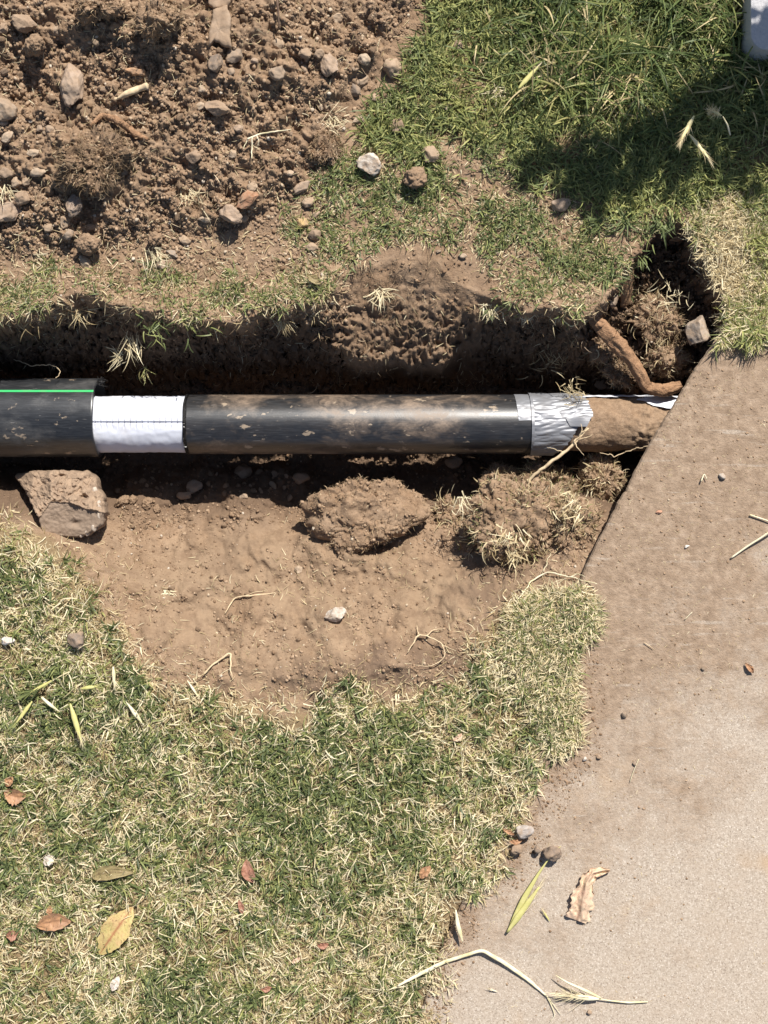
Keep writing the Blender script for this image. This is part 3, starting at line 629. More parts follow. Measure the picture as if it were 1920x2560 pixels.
ST = [
 (50, 50, 56, 36, -25, BR_, 'flat angular brown stone at the very top left of the soil heap'),
 (8, 60, 24, 28, 0, BR_, 'small brown stone on the left picture edge beside a flat angular stone'),
 (122, 65, 27, 24, 10, TN, 'rounded tan pebble right of the flat angular stone on the heap'),
 (155, 184, 50, 86, 8, PK, 'tall pinkish grey rock standing out on the left of the soil heap'),
 (10, 236, 54, 50, 0, GR, 'grey brown stone cut by the left edge, left of the pinkish rock'),
 (9, 264, 20, 17, 0, PA, 'pale pebble on the left edge just under the grey brown stone'),
 (17, 296, 32, 20, 40, PA, 'pale slanted stone near the left edge of the heap'),
 (110, 280, 22, 20, 0, GR, 'grey stone left of the bent brown root'),
 (87, 277, 20, 16, 20, GR, 'small grey stone beside another grey one, left of the bent root'),
 (72, 331, 29, 18, 5, PA, 'pale oblong stone left of the dark root mat'),
 (14, 374, 32, 24, 10, BR_, 'brown stone near the left edge above the double tan lump'),
 (82, 371, 36, 22, 5, PA, 'cream stone with knobbly top left of the dark root mat'),
 (36, 394, 27, 26, 0, TN, 'larger half of a tan double lump near the left edge'),
 (57, 393, 20, 20, 0, TN, 'smaller half of a tan double lump near the left edge'),
 (45, 428, 36, 32, 20, BR_, 'brown faceted stone right above the big pinkish boulder'),
 (14, 460, 66, 46, 28, PK, 'big pinkish boulder cut by the left edge, largest stone on the heap side'),
 (158, 444, 38, 50, -15, (.19, .16, .15), 'dark grey stone with white streaks below the dark root mat'),
 (141, 478, 22, 35, -8, TN, 'upright tan stone below the dark grey streaked stone'),
 (104, 492, 23, 20, 0, TN, 'small tan stone left of the upright tan stone'),
 (148, 507, 27, 25, 10, GR, 'grey stone directly under the upright tan stone'),
 (196, 490, 52, 18, 8, BR_, 'long flat brown stone right of the upright tan stone'),
 (184, 565, 22, 38, 35, (.33, .29, .21), 'greenish grey slanted stone near the turf rim of the trench'),
 (348, 573, 26, 20, 30, GR, 'grey pointed stone in the grass of the trench rim'),
 (372, 548, 30, 18, -10, (.20, .19, .17), 'dark grey flat stone just above the trench rim'),
 (400, 519, 28, 24, 0, TN, 'tan stone right of the brown clod near the heap foot'),
 (268, 372, 19, 17, 0, BR_, 'small brown stone right of the dark root mat'),
 (270, 341, 28, 24, 20, BR_, 'brown lump on the right shoulder of the dark root mat'),
 (505, 122, 42, 30, 35, GR, 'grey stone below the long flat clay flake at the top'),
 (465, 135, 32, 40, -20, DK, 'dark brown stone under the lower tip of the clay flake'),
 (499, 155, 18, 17, 0, GR, 'small grey pebble under the dark brown stone and flake'),
 (600, 160, 38, 32, 20, GR, 'angular grey stone in the middle of the heap top'),
 (600, 97, 30, 30, 0, TN, 'round tan stone above the angular grey stone'),
 (727, 40, 32, 26, 5, TN, 'round tan stone near the top, right part of the heap'),
 (710, 138, 38, 48, 20, PK, 'two toned pink and grey rounded rock near the heap edge'),
 (787, 129, 31, 28, 10, PA, 'pale angular stone left of the tan boulder by the grass'),
 (848, 147, 43, 44, 15, TN, 'tan boulder at the corner where heap meets grass'),
 (660, 115, 30, 24, -10, BR_, 'brown stone left of the two toned rounded rock'),
 (690, 116, 24, 22, 0, BR_, 'brown stone touching the top of the two toned rounded rock'),
 (435, 192, 24, 20, -20, PA, 'pale pebble above a flat brown stone mid heap'),
 (434, 229, 26, 15, 35, PA, 'small pale sliver left of the flat brown stone'),
 (470, 233, 54, 32, -5, BR_, 'flat brown stone half buried mid heap'),
 (694, 231, 16, 18, 0, PA, 'cream pebble at the heap edge near grass'),
 (550, 131, 17, 13, 0, PK, 'pinkish pebble between the grey stones of the heap top'),
 (657, 148, 16, 20, 0, BR_, 'little brown stone below left of the two toned rock'),
 (767, 194, 26, 32, 15, DK, 'dark brown stone under a striped tan stone by the grass'),
 (782, 176, 36, 20, 30, TN, 'striped tan stone at the grass edge below the pale angular stone'),
 (780, 258, 40, 17, 8, PA, 'long pale stone at the edge of the green grass'),
 (516, 278, 21, 17, 15, PK, 'pinkish brown pebble above the bleached straw cross'),
 (534, 431, 52, 30, 35, RU, 'rust red stone, the only reddish one, low on the heap'),
 (501, 463, 50, 34, -25, PK, 'grey tan oval stone below left of the rust red stone'),
 (442, 473, 32, 19, 3, PA, 'pale flat stone left of the oval stone'),
 (500, 333, 24, 20, 0, PA, 'cream stone mid heap left of the bleached straw cross'),
 (652, 405, 44, 22, 38, PK, 'pinkish wedge shaped stone at the foot of the heap'),
 (667, 437, 30, 22, 20, TN, 'tan stone just below the pinkish wedge stone'),
 (655, 482, 27, 27, 0, OC, 'ochre yellow stone at the heap foot'),
 (681, 505, 32, 30, 4, BR_, 'square flat brown stone right of the ochre stone'),
 (676, 534, 30, 20, -10, TN, 'tan stone under the square flat brown stone'),
 (681, 464, 28, 13, 35, TN, 'thin tan stone between wedge stone and square stone'),
 (418, 339, 36, 30, 0, BR_, 'dull brown stone left of the cream stone mid heap'),
 (627, 374, 19, 14, 0, PA, 'little cream stone above the pinkish wedge stone'),
 (527, 472, 23, 19, 0, TN, 'tan stone tucked right of the oval stone'),
 (545, 405, 26, 20, 30, TN, 'tan stone just above the rust red stone'),
 (987, 97, 26, 20, 10, PK, 'pinkish stone among green grass near the top'),
 (963, 230, 29, 18, -5, PA, 'pale stone in the green grass below the tan sliver'),
 (858, 272, 36, 33, -10, BR_, 'brown stone in the grass above the white rock'),
 (929, 335, 34, 38, 35, TN, 'tan and dark stone right of the white rock'),
 (798, 356, 52, 46, -5, WH, 'chalky white rock on the thin grass'),
 (908, 185, 17, 25, 5, TN, 'upright tan sliver stone in the green grass'),
 (810, 211, 18, 20, 20, TN, 'tan pebble at the green grass edge'),
 (1213, 443, 40, 27, 10, PK, 'smooth pinkish stone beside the shaded grass'),
 (1000, 553, 18, 11, 0, PA, 'tiny pale stone on the bare soil above the trench slope'),
 (1324, 646, 22, 36, -15, GR, 'grey stone beside the upright wood slat in the pit'),
 (1299, 829, 30, 28, 0, BR_, 'brown stone between the bark covered root and the tape'),
 (420, 1050, 40, 30, 20, GR, 'half round stone in the shade below the black pipe'),
 (398, 1071, 34, 19, 0, BR_, 'flat brown stone in the shade below the cut pipe end'),
 (651, 1033, 40, 27, 10, BR_, 'oval brown stone in the shade left above the root clod'),
 (526, 1018, 42, 36, 0, BR_, 'reddish brown stone in the shade under the black pipe'),
 (527, 1074, 20, 17, 0, GR, 'small grey stone at the trench shade edge'),
 (981, 998, 42, 30, 5, GR, 'flat grey stone in the shade right above the root clod'),
 (725, 1328, 48, 32, 15, WH, 'white lumpy stone on the bare soil below the root clod'),
 (645, 1231, 20, 17, 40, PA, 'small cream stone left below the root clod'),
 (165, 1385, 36, 36, 15, (.12, .10, .09), 'dark grey stone lying in the dry lawn at left'),
 (18, 1384, 30, 18, 5, (.75, .74, .72), 'white chip in the lawn near the left edge'),
 (1134, 1794, 36, 30, 30, (.45, .42, .40), 'pale grey stone, largest of the stones on the pavement edge'),
 (1117, 1835, 26, 23, 0, BR_, 'brown stone under the orange leaf scraps on the pavement edge'),
 (1194, 1843, 38, 34, 0, (.15, .11, .09), 'dark brown stone at the tip of the yellow husk'),
 (1163, 1836, 16, 16, 0, (.10, .085, .08), 'small dark stone between two larger stones at the pavement edge'),
 (1349, 1544, 13, 12, 0, (.04, .04, .04), 'small black pebble alone on the dusty pavement'),
 (1561, 1029, 15, 13, 0, (.42, .40, .37), 'speckled grey pebble on the muddy part of the pavement'),
 (1519, 1445, 9, 7, 0, (.04, .035, .03), 'tiny black pebble left of the orange chip on the pavement'),
 (1484, 1180, 11, 6, 20, (.8, .78, .74), 'white chip on the muddy pavement'),
 (1424, 1106, 14, 7, 10, (.55, .22, .12), 'small red brick chip on the muddy pavement'),
 (1264, 1639, 9, 9, 0, (.8, .77, .72), 'tiny white pebble where lawn meets pavement'),
 (1294, 1634, 11, 9, 0, BR_, 'tiny brown pebble right of the tiny white pebble'),
 (1371, 1650, 9, 8, 0, DK, 'tiny dark pebble on the pavement below the black pebble'),
 (1274, 2186, 10, 10, 0, BR_, 'tiny brown pebble below the bristly seed head at the bottom'),
]
for i, (u, v, a, b_, r, c, lab) in enumerate(ST):
    big = max(a, b_)
    stone('stone', u, v, a, b_, r, c, lab, seed=i, sub=4 if big > 44 else (3 if big > 18 else 2), sink=.24 if v < 620 and u < 900 else .14, facets=10 if i % 3 else 15, rough=.13, crumb=.02)
stone('stone', 1508, 714, 54, 66, -15, (.40, .34, .285), 'big grey stone wedged against the pavement corner', seed=300, sub=4, zs=.9, sink=.1, facets=12, z=-.06)
CL = [(75, 95, 42, 46, 'root bound clod under the flat angular stone at top left'), (192, 527, 56, 46, 'large crumbly clod above the turf rim at left'), (335, 516, 38, 34, 'crumbly clod left of the tan stone near the heap foot'),
      (265, 1084, 40, 24, 'sunlit clod in a row right of the concrete chunk, leftmost'), (287, 1080, 24, 20, 'sunlit clod in the middle of the row right of the concrete chunk'), (318, 1087, 30, 24, 'sunlit clod at the right end of the row beside the concrete chunk'),
      (898, 384, 52, 50, 'round ball of soil on the thin grass below the tan and dark stone'), (340, 1100, 24, 18, 'small clod on the shade edge right of the row of clods')]
for i, (u, v, a, b_, lab) in enumerate(CL):
    stone('soil_clod', u, v, a, b_, 12 * i, BR_, lab, seed=500 + i, sub=4, mat='clod', rough=.22, crumb=.10, cut=(.7, .95), facets=5, zs=.75, sink=.12)
# clay flakes near the top (two flat plates)
def plate(name, outline, th, mat, label, cat, tilt=(0, 0), z=None, color=None, lift=.01):
    o_ = np.array(outline, float); c = o_.mean(0); zz = surf1(*c) + lift if z is None else z
    n = 60; P = np.vstack([o_, o_[:1]]); d = np.concatenate([[0], np.cumsum(np.hypot(*np.diff(P, axis=0).T))]); t = np.linspace(0, d[-1], n, endpoint=False)
    u = np.interp(t, d, P[:, 0]); v = np.interp(t, d, P[:, 1]); j = 2.0 * g2(u * .12, v * .12, int(c[0])); u = u + j; v = v - j
    rings = []; x0, y0 = W(c[0], c[1], zz)
    for s_, dz in ((0.02, .0), (.35, 0), (.7, 0), (.93, -.001), (1.0, -.003), (1.01, -th), (.6, -th), (.02, -th)):
        uu = c[0] + (u - c[0]) * s_; vv = c[1] + (v - c[1]) * s_; x, y = W(uu, vv, zz); z_ = zz + dz + tilt[0] * (x - x0) + tilt[1] * (y - y0) + .0025 * fbm(x, y, 45, 3, 5)
        rings.append(np.stack([x, y, z_], 1))
    I = np.arange(8 * n).reshape(8, n); J = np.roll(I, -1, 1); q = np.stack([I[:-1], I[1:], J[1:], J[:-1]], -1).reshape(-1, 4)
    Vv, c3 = recentre(np.vstack(rings)); taken.append((c[0], c[1], 40))
    return obj(name, mk_mesh(name, Vv, q, smooth=True), M[mat], label=label, cat=cat, loc=c3, color=color)
plate('clay_flake', [(462, 20), (490, 12), (500, 40), (497, 75), (500, 100), (482, 96), (462, 84), (452, 96), (450, 75), (455, 55), (457, 42)], .010, 'stone', 'long flat brown clay flake at the top of the heap', 'clay flake', (0.05, .12), color=(.34, .235, .155), lift=.016)
plate('clay_flake', [(445, -25), (500, -30), (497, 5), (487, 16), (462, 16), (452, 8)], .010, 'stone', 'brown clay flake cut by the top edge, above the long flake', 'clay flake', (0, .1), color=(.33, .22, .14), lift=.022)
plate('brick_fragment', [(270, 148), (285, 144), (312, 150), (312, 160), (290, 160), (272, 153)], .010, 'stone', 'thin orange brick fragment above the pale root piece', 'brick', color=(.52, .25, .10), lift=.012)

# ------------------------------------------------------------------ broken concrete chunk
def chunk():
    o_ = np.array([(32, 1028), (62, 1019), (120, 1016), (150, 1018), (190, 1018), (206, 1030), (209, 1056), (220, 1068), (223, 1088), (225, 1112), (218, 1132), (200, 1150), (165, 1162), (132, 1158), (108, 1166), (92, 1150), (84, 1118), (66, 1085), (54, 1060), (40, 1040)], float)
    n = 220; P = np.vstack([o_, o_[:1]]); d = np.concatenate([[0], np.cumsum(np.hypot(*np.diff(P, axis=0).T))]); t = np.linspace(0, d[-1], n, endpoint=False)
    u = np.interp(t, d, P[:, 0]); v = np.interp(t, d, P[:, 1]); j = 2.6 * g2(u * .09, v * .09, 4) + 1.3 * g2(u * .25, v * .25, 5); u = u + j; v = v + j * .5
    c = np.array([135, 1088.]); zt = -.045
    def top(uu, vv):
        ridge = np.interp(uu, [30, 90, 110, 150, 190, 230], [1150, 1112, 1082, 1085, 1100, 1106]) + 2 * g2(uu * .08, vv * 0, 3)
        up = (ridge - vv); z = zt - np.where(up > 0, up * .00075, (-up) * .00020 + .0030 * ss(-up / 3))
        r = np.where(up > 0, 1.0, .18)
        x_, y_ = uu * S, vv * S
        z = z + r * (.010 * fbm(x_, y_, 40, 3, 14) + .005 * fbm(x_, y_, 160, 2, 18) - .006 * np.clip(.35 - cell(x_, y_, 60, 2), 0, 1))
        z = z - .035 * ss((70 - uu) / 40) - .008 * np.exp(-(((uu - 183) / 8) ** 2 + ((vv - 1074) / 6) ** 2)) * 1.5
        return z - .006 * np.exp(-(((uu - 163) / 14) ** 2 + ((vv - 1130) / 6) ** 2)), up
    R = 60; rings = []; ups = []
    for k in range(R + 1):
        s_ = k / R; uu = c[0] + (u - c[0]) * s_; vv = c[1] + (v - c[1]) * s_; z, up = top(uu, vv); z = z - .004 * (s_ > .97); x, y = W(uu, vv, z); rings.append(np.stack([x, y, z], 1)); ups.append(up)
    xb_, yb_ = rings[-1][:, 0], rings[-1][:, 1]; cx_, cy_ = W(c[0], c[1], zt)
    for k, (s_, dz) in enumerate(((1.02, -.012), (1.0, -.03), (.97, -.05), (.9, -.075), (.6, -.085), (.0, -.085))):
        e = .004 * g2(xb_ * 90 + k, yb_ * 90, 8) * (s_ > .5); rings.append(np.stack([cx_ + (xb_ - cx_) * (s_ + e * 8), cy_ + (yb_ - cy_) * (s_ + e * 8), np.maximum(rings[R][:, 2] + dz, -.2)], 1)); ups.append(ups[R] * 0 + 5)
    Vv = np.vstack(rings); up = np.concatenate(ups); K = len(rings); I = np.arange(K * n).reshape(K, n); J = np.roll(I, -1, 1); q = np.stack([I[:-1], I[1:], J[1:], J[:-1]], -1).reshape(-1, 4)
    Vv, c3 = recentre(Vv); face = (up[q].mean(1) < -1)
    def sub(qq):
        idx, inv = np.unique(qq, return_inverse=True); return Vv[idx], inv.reshape(-1, 4)
    a, fa = sub(q[~face]); b_, fb = sub(q[face])
    e = empty('concrete_chunk', tuple(c3), 'broken chunk of concrete leaning below the wide black outer pipe', 'concrete chunk')
    obj('rough_body', mk_mesh('chunk_body', a, fa, smooth=True), M['chunk'], parent=e)
    obj('smooth_face', mk_mesh('chunk_face', b_, fb, smooth=True), M['chunkface'], parent=e)
    # pale fractured rim at right
    rm = []
    for k, (uu, vv) in enumerate([(209, 1062), (219, 1092), (220, 1112), (207, 1138), (193, 1147), (180, 1152)]):
        v_, f_ = rock_verts(900 + k, 2, 6); z = top(np.array([uu - 6.]), np.array([vv * 1.]))[0][0] - .0065; x, y = W(uu - 4, vv, z); rm.append((v_ * [.0055, .010, .0075] + np.array([x, y, z]) - c3, [f_]))
    Vr, Fr = merge(rm); obj('pale_rim', mk_mesh('chunk_rim', Vr, Fr, smooth=True), M['chunkcap'], parent=e)
    taken.append((130, 1090, 110))
chunk()

# ------------------------------------------------------------------ fibrous clods and turf lumps
def lump(name, u, v, wd, ht, rot, zc, hz, label, cat, mat, nroot, rl, seed, outline=None, dry=0, green=0, rough=.16, crumb=.09, facets=6, flat=.55, rootw=(.0006, .0013), rug=1.0):
    r = RS(seed); vv, f = rock_verts(seed, 5 if wd > 140 else 4, facets, rough, (.72, .95), crumb)
    v0 = vv / (np.abs(vv).max(0)); rr_ = radians(rot); R = np.array([[cos(rr_), sin(rr_), 0], [-sin(rr_), cos(rr_), 0], [0, 0, 1]])
    if outline is not None:                             # bend the lump's plan towards the outline
        an = np.arctan2(v0[:, 1], v0[:, 0]); pol = np.array(outline, float) - [u, v]; pa = np.arctan2(-pol[:, 1], pol[:, 0]); pr = np.hypot(pol[:, 0], pol[:, 1]); o_ = np.argsort(pa); pa, pr = pa[o_], pr[o_]
        rad = np.interp(an, np.concatenate([pa - 2 * pi, pa, pa + 2 * pi]), np.tile(pr, 3)) * S; hr = np.hypot(v0[:, 0], v0[:, 1]); hr = np.minimum(hr, 1.08) ** .8
        P3 = np.stack([np.cos(an) * rad * hr, np.sin(an) * rad * hr, v0[:, 2] * hz], 1)
    else: P3 = (v0 * [wd * S / 2, ht * S / 2, hz]) @ R
    P3[:, 2] = np.where(P3[:, 2] > 0, hz * (np.abs(P3[:, 2]) / hz) ** flat * np.sign(P3[:, 2]), P3[:, 2])
    P3 = P3 + rug * (fbm3(P3, 38, 3, seed) * .009 + fbm3(P3, 130, 3, seed + 9) * .0045)[:, None] * v0 / np.linalg.norm(v0, axis=1)[:, None]
    x, y = W(u, v, zc); e = empty(name, (x, y, zc - hz), label, cat)
    P3[:, 2] += hz
    obj('soil_body', mk_mesh(name + '_body', P3, f, smooth=False), M[mat], parent=e)
    nv = P3 - [0, 0, hz]; nv /= np.linalg.norm(nv, axis=1)[:, None]
    cand = np.where(nv[:, 2] > -.35)[0]
    def hair(n, L, wd_, spread, m, nm, bend=1.5, sel=None, up=.0):
        k = r.choice(cand if sel is None else sel, n); d = nv[k] + r.normal(0, spread, (n, 3)) + [0, 0, up]; d /= np.linalg.norm(d, axis=1)[:, None]
        vb, fb, ib = blades(P3[k] + d * .0005, np.arctan2(d[:, 1], d[:, 0]), np.arccos(np.clip(d[:, 2], -1, 1)), r.normal(.6, bend, n), r.uniform(*L, n), r.uniform(*wd_, n), 5, r.uniform(-1.5, 1.5, n), twist=r.normal(0, 1.6, n), taper=(1, 1, .9, .7, .5, 0))
        tt = np.clip(r.normal(.55, .22, n), 0, 1); o = obj(nm, mk_mesh(nm, vb, fb, tint=tt[ib]), M[m], parent=e); o['kind'] = 'stuff'
    hair(nroot, rl, rootw, 1.1, 'root', 'root_fibres')
    nc_ = 260 if wd < 140 else 900
    kc = r.choice(cand, nc_); bv, bf = ICO[0]; cs = (.0012 + .0034 * r.uniform(0, 1, nc_) ** 3)[:, None, None]; cv = bv[None] * r.uniform(.6, 1.3, (nc_, 12, 1)) * r.uniform(.6, 1.3, (nc_, 1, 3)) * cs + P3[kc][:, None]
    o = obj('loose_crumbs', mk_mesh('loose_crumbs', cv.reshape(-1, 3), (bf[None] + (np.arange(nc_) * 12)[:, None, None]).reshape(-1, 3), tint=np.repeat(np.clip(r.normal(.38 if mat == 'darkclod' else .5, .2, nc_), 0, 1), 12)), M['crumb'], parent=e); o['kind'] = 'stuff'
    if dry: hair(dry, (.012, .032), (.0012, .0024), .9, 'dry', 'dry_blades', sel=None)
    if green: hair(green, (.010, .022), (.0012, .0022), .7, 'green', 'green_blades', sel=None)
    taken.append((u, v, max(wd, ht) * .55)); return e
lump('root_clod', 790, 1112, 290, 170, 0, surf1(790, 1160) + .030, .042, 'big oval clod full of fine roots lying below the black pipe', 'clod', 'clod', 1500, (.004, .014), 61,
     outline=[(640, 1095), (662, 1068), (720, 1048), (800, 1036), (880, 1040), (925, 1062), (950, 1090), (945, 1118), (900, 1140), (850, 1165), (800, 1182), (745, 1196), (705, 1178), (655, 1140)], facets=8, rough=.09, crumb=.05, flat=.30, rug=1.0)
lump('turf_lump', 1130, 1130, 230, 150, 0, surf1(1130, 1130) + .020, .036, 'large upturned turf lump with straw and green blades against the pavement', 'turf lump', 'clod', 2600, (.005, .018), 62,
     outline=[(1000, 1130), (1010, 1080), (1030, 1045), (1110, 1030), (1180, 1030), (1270, 1070), (1268, 1130), (1225, 1180), (1160, 1205), (1080, 1215), (1020, 1190)], dry=700, green=260, rough=.22, crumb=.12, rug=1.5)
lump('turf_lump', 1190, 1045, 170, 110, -15, surf1(1190, 1040) + .03, .030, 'middle turf lump of tangled roots under the pale root end', 'turf lump', 'darkclod', 1500, (.005, .02), 72, dry=300, green=80, rough=.25, crumb=.14, rug=1.5)
lump('turf_lump', 1297, 1035, 110, 120, 20, surf1(1285, 1040) + .035, .032, 'fibrous turf lump at the upper right of the others, nearest the pavement edge', 'turf lump', 'clod', 1000, (.006, .020), 63, dry=230, rough=.25, crumb=.14, rug=1.3)
lump('turf_lump', 1085, 1030, 80, 66, -20, surf1(1085, 1040) + .03, .026, 'pale brown fibrous lump just below the tape on the pipe', 'turf lump', 'clod', 900, (.004, .012), 64, dry=8, rough=.18, crumb=.1)
lump('turf_lump', 1240, 1128, 110, 130, 30, surf1(1240, 1128) + .012, .026, 'crumbling straw covered lump wedged between the large turf lump and pavement', 'turf lump', 'clod', 900, (.004, .016), 75, dry=260, green=60, rough=.26, crumb=.16, rug=1.7)
lump('turf_lump', 1035, 1165, 90, 90, 10, surf1(1035, 1165) + .008, .024, 'low crumbling lump at the lower left foot of the large turf lump', 'turf lump', 'darkclod', 600, (.004, .016), 76, dry=150, green=40, rough=.26, crumb=.16, rug=1.6)
lump('straw_clump', 968, 1108, 60, 84, 25, surf1(965, 1112) + .004, .012, 'small clump of pale straw between the root clod and turf lump', 'straw clump', 'clod', 160, (.006, .02), 65, dry=110, rough=.25, crumb=.14)
lump('root_mat', 205, 348, 176, 120, 15, surf1(212, 350) + .008, .020, 'dark matted clod of fine roots on the left of the heap', 'root mat', 'darkclod', 2600, (.006, .026), 66, rough=.25, crumb=.14, rug=1.7, rootw=(.0004, .0010))
lump('root_mat', 700, 322, 96, 66, 10, surf1(700, 322) + .006, .014, 'small dark root mat at the heap edge left of the white rock', 'root mat', 'darkclod', 1100, (.005, .016), 67, rough=.22, crumb=.12, rug=1.3)
lump('root_mat', 215, 18, 110, 60, 0, surf1(205, 22) + .03, .030, 'overhanging root bound clod at the top edge left of the clay flake', 'root mat', 'clod', 500, (.006, .02), 68, rough=.25, crumb=.14, rug=1.4)
lump('root_mat', 345, 45, 90, 80, 30, surf1(345, 45) + .02, .026, 'root laced clod between the clay flake and the overhanging clod', 'root mat', 'clod', 500, (.006, .02), 73, rough=.25, crumb=.14, rug=1.4)
lump('root_mat', 1420, 690, 130, 120, 0, surf1(1420, 690) + .010, .030, 'loose brown clod of roots and straw in the pit by the pavement', 'root mat', 'clod', 1200, (.005, .020), 69, dry=130, rough=.25, crumb=.14, rug=1.6)
lump('root_mat', 1435, 778, 100, 80, 0, surf1(1435, 775) + .02, .028, 'fibrous clod between the thick root and the pavement corner', 'root mat', 'clod', 900, (.006, .020), 70, dry=80, rough=.25, crumb=.14, rug=1.5)
lump('root_mat', 1300, 735, 70, 90, 0, surf1(1300, 735) + .0, .022, 'fibrous clod behind the thick root above the tape', 'root mat', 'clod', 500, (.006, .022), 71, dry=60, rough=.25, crumb=.14, rug=1.4)
lump('root_mat', 1340, 800, 80, 70, 0, surf1(1340, 800) + .0, .022, 'fibrous clod in the elbow of the thick root', 'root mat', 'darkclod', 500, (.006, .022), 74, dry=50, rough=.25, crumb=.14, rug=1.4)

# ------------------------------------------------------------------ roots, sticks
def path3(pts, lift=0.0, n=30, jit=0, seed=0):
    out = []
    for p in pts:
        u, v = p[0], p[1]; z = p[2] if len(p) > 2 else surf1(u, v) + lift
        x, y = W(u, v, z); out.append((x, y, z))
    return smooth_path(out, n, jit, seed)
def stick(name, pts, rad, mat, label, cat, lift=.004, n=30, sides=10, noise=.0, jit=0, flat=1., seed=0, extra=(), group=None):
    parts = [tube(path3(pts, lift, n, jit, seed), rad, sides, noise, seed, flat=flat)]
    for k, (ep, er) in enumerate(extra): parts.append(tube(path3(ep, lift, 12, jit, seed + k + 1), er, 6, noise, seed + k, flat=flat))
    Vv, F = merge(parts); Vv, c = recentre(Vv)
    return obj(name, mk_mesh(name, Vv, F, smooth=True), M[mat], label=label, cat=cat, loc=c, group=group)
big = stick('tree_root', [(1272, 676, -.03), (1300, 705, -.04), (1330, 740, -.05), (1366, 778, -.06), (1386, 815, -.068), (1396, 836, -.074), (1430, 846, -.078), (1470, 832, -.078)], [.010, .0125, .0135, .014, .0125, .012, .010, .012, .008], 'bark',
      'thick broken root with reddish bark slanting down to the pavement', 'root', n=80, sides=36, noise=.26, jit=.0004, seed=3)
sl_pts = path3([(1352, 548, -.012), (1356, 600, -.045), (1350, 660, -.085)], 0, 30, .0005, 2)
Vv, F = tube(sl_pts, [.011, .0125, .012, .008], 16, .16, 4, flat=.45); Vv, c = recentre(Vv)
obj('wood_slat', mk_mesh('wood_slat', Vv, F, smooth=True), M['wood'], label='upright rotten wood slat standing in the pit above the thick root', cat='wood slat', loc=c)
stick('root', [(195, 272), (222, 248), (250, 258), (275, 275), (295, 292), (320, 300)], [.002, .0045, .005, .006, .0065, .005, .003], 'bark', 'bent brown root arched over the soil above the dark root mat', 'root', lift=.016, n=44, sides=12, noise=.2, jit=.0008, seed=8)
stick('root_piece', [(254, 213), (275, 202), (300, 192), (320, 185)], [.0015, .005, .0055, .005, .0055], 'palewood', 'pale bone like root piece below the orange brick fragment', 'root', lift=.014, n=24, sides=12, noise=.22, seed=9)
stick('root_piece', [(238, 222), (250, 214), (258, 212)], [.0015, .003, .002], 'palewood', 'short pale root end left of the bone like piece', 'root', lift=.008, n=12, sides=8, noise=.2, seed=10)
stick('twig', [(598, -20), (601, 20), (604, 62)], [.0022, .0018, .001], 'darkwood', 'thin dark upright twig at the top edge of the heap', 'twig', lift=.03, n=16, sides=6)
stick('root', [(1272, 925, -.058), (1252, 945, -.058), (1235, 965, -.060), (1190, 1000, -.062), (1150, 1028, -.07), (1128, 1072, -.085)], [.0016, .0028, .003, .003, .0026, .0012], 'palewood',
      'pale root lying across the taped pipe onto the turf lump', 'root', n=44, sides=8, noise=.2, jit=.0009, seed=11,
      extra=[(((1240, 955, -.056), (1262, 930, -.05), (1270, 922, -.048)), [.002, .0004]), (((1240, 955, -.056), (1248, 968, -.05), (1262, 985, -.052)), [.0012, .0004]), (((1250, 945, -.055), (1258, 932, -.046), (1256, 915, -.05)), [.0016, .0004]),
             (((1245, 950, -.055), (1268, 945, -.05), (1282, 938, -.05)), [.0012, .0004]), (((1220, 975, -.06), (1200, 972, -.055), (1182, 965, -.058)), [.001, .0003])])
stick('root', [(1296, 978, -.075), (1330, 985, -.07), (1355, 975, -.068), (1378, 968, -.06), (1400, 962, -.05)], [.0006, .001, .0008, .0008], 'palewood', 'thin pale rootlet crossing the old pipe end near the pavement', 'root', n=30, sides=5, jit=.0014, seed=12)
stick('root', [(842, 800, -.16), (870, 790, -.14), (885, 775, -.13), (896, 760, -.12)], [.0012, .0014, .0012], 'palewood', 'thin pale root poking out of the lit trench slope', 'root', n=20, sides=5, jit=.001, seed=13)
stick('root', [(30, 776, -.14), (70, 790, -.11), (110, 786, -.1), (132, 798, -.09), (125, 812, -.08), (122, 818, -.07)], [.0007, .0009, .0009, .0006], 'palewood', 'thin curling rootlet hanging over the green striped outer pipe', 'root', n=36, sides=5, jit=.0012, seed=14)
stick('root', [(1098, 680, -.05), (1108, 700, -.06), (1114, 718, -.07)], [.0018, .0016, .0006], 'whitestem', 'short white root hanging from the trench rim right of the lit slope', 'root', n=14, sides=6, jit=.0006, seed=15)
stick('rootlet', [(880, 1410), (905, 1370), (922, 1372), (960, 1395), (985, 1405)], [.0006, .0018, .0014, .001, .0005], 'palewood', 'forked tan rootlet standing on bare soil left of the turf by the pavement', 'root', lift=.010, n=26, sides=6, noise=.1, jit=.0009, seed=16,
      extra=[(((922, 1372), (940, 1360), (960, 1358)), [.0014, .0005]), (((955, 1392), (965, 1420), (930, 1440), (895, 1438)), [.0012, .0005]), (((905, 1370), (900, 1350)), [.0012, .0004])])
stick('rootlet', [(440, 1455), (475, 1425), (500, 1408), (498, 1440), (502, 1465)], [.0012, .0018, .0022, .0018, .0008], 'palewood', 'bent tan rootlet at the lawn edge below the forked straw', 'root', lift=.010, n=26, sides=6, noise=.1, jit=.0008, seed=17)
stick('straw', [(487, 1325), (505, 1292), (530, 1288), (595, 1281)], [.0009, .0016, .0016, .0007], 'palewood', 'forked dry straw lying on the smooth bare soil', 'straw', lift=.006, n=26, sides=6, jit=.0005, seed=18, extra=[(((520, 1290), (555, 1278), (575, 1277)), [.001, .0004])])
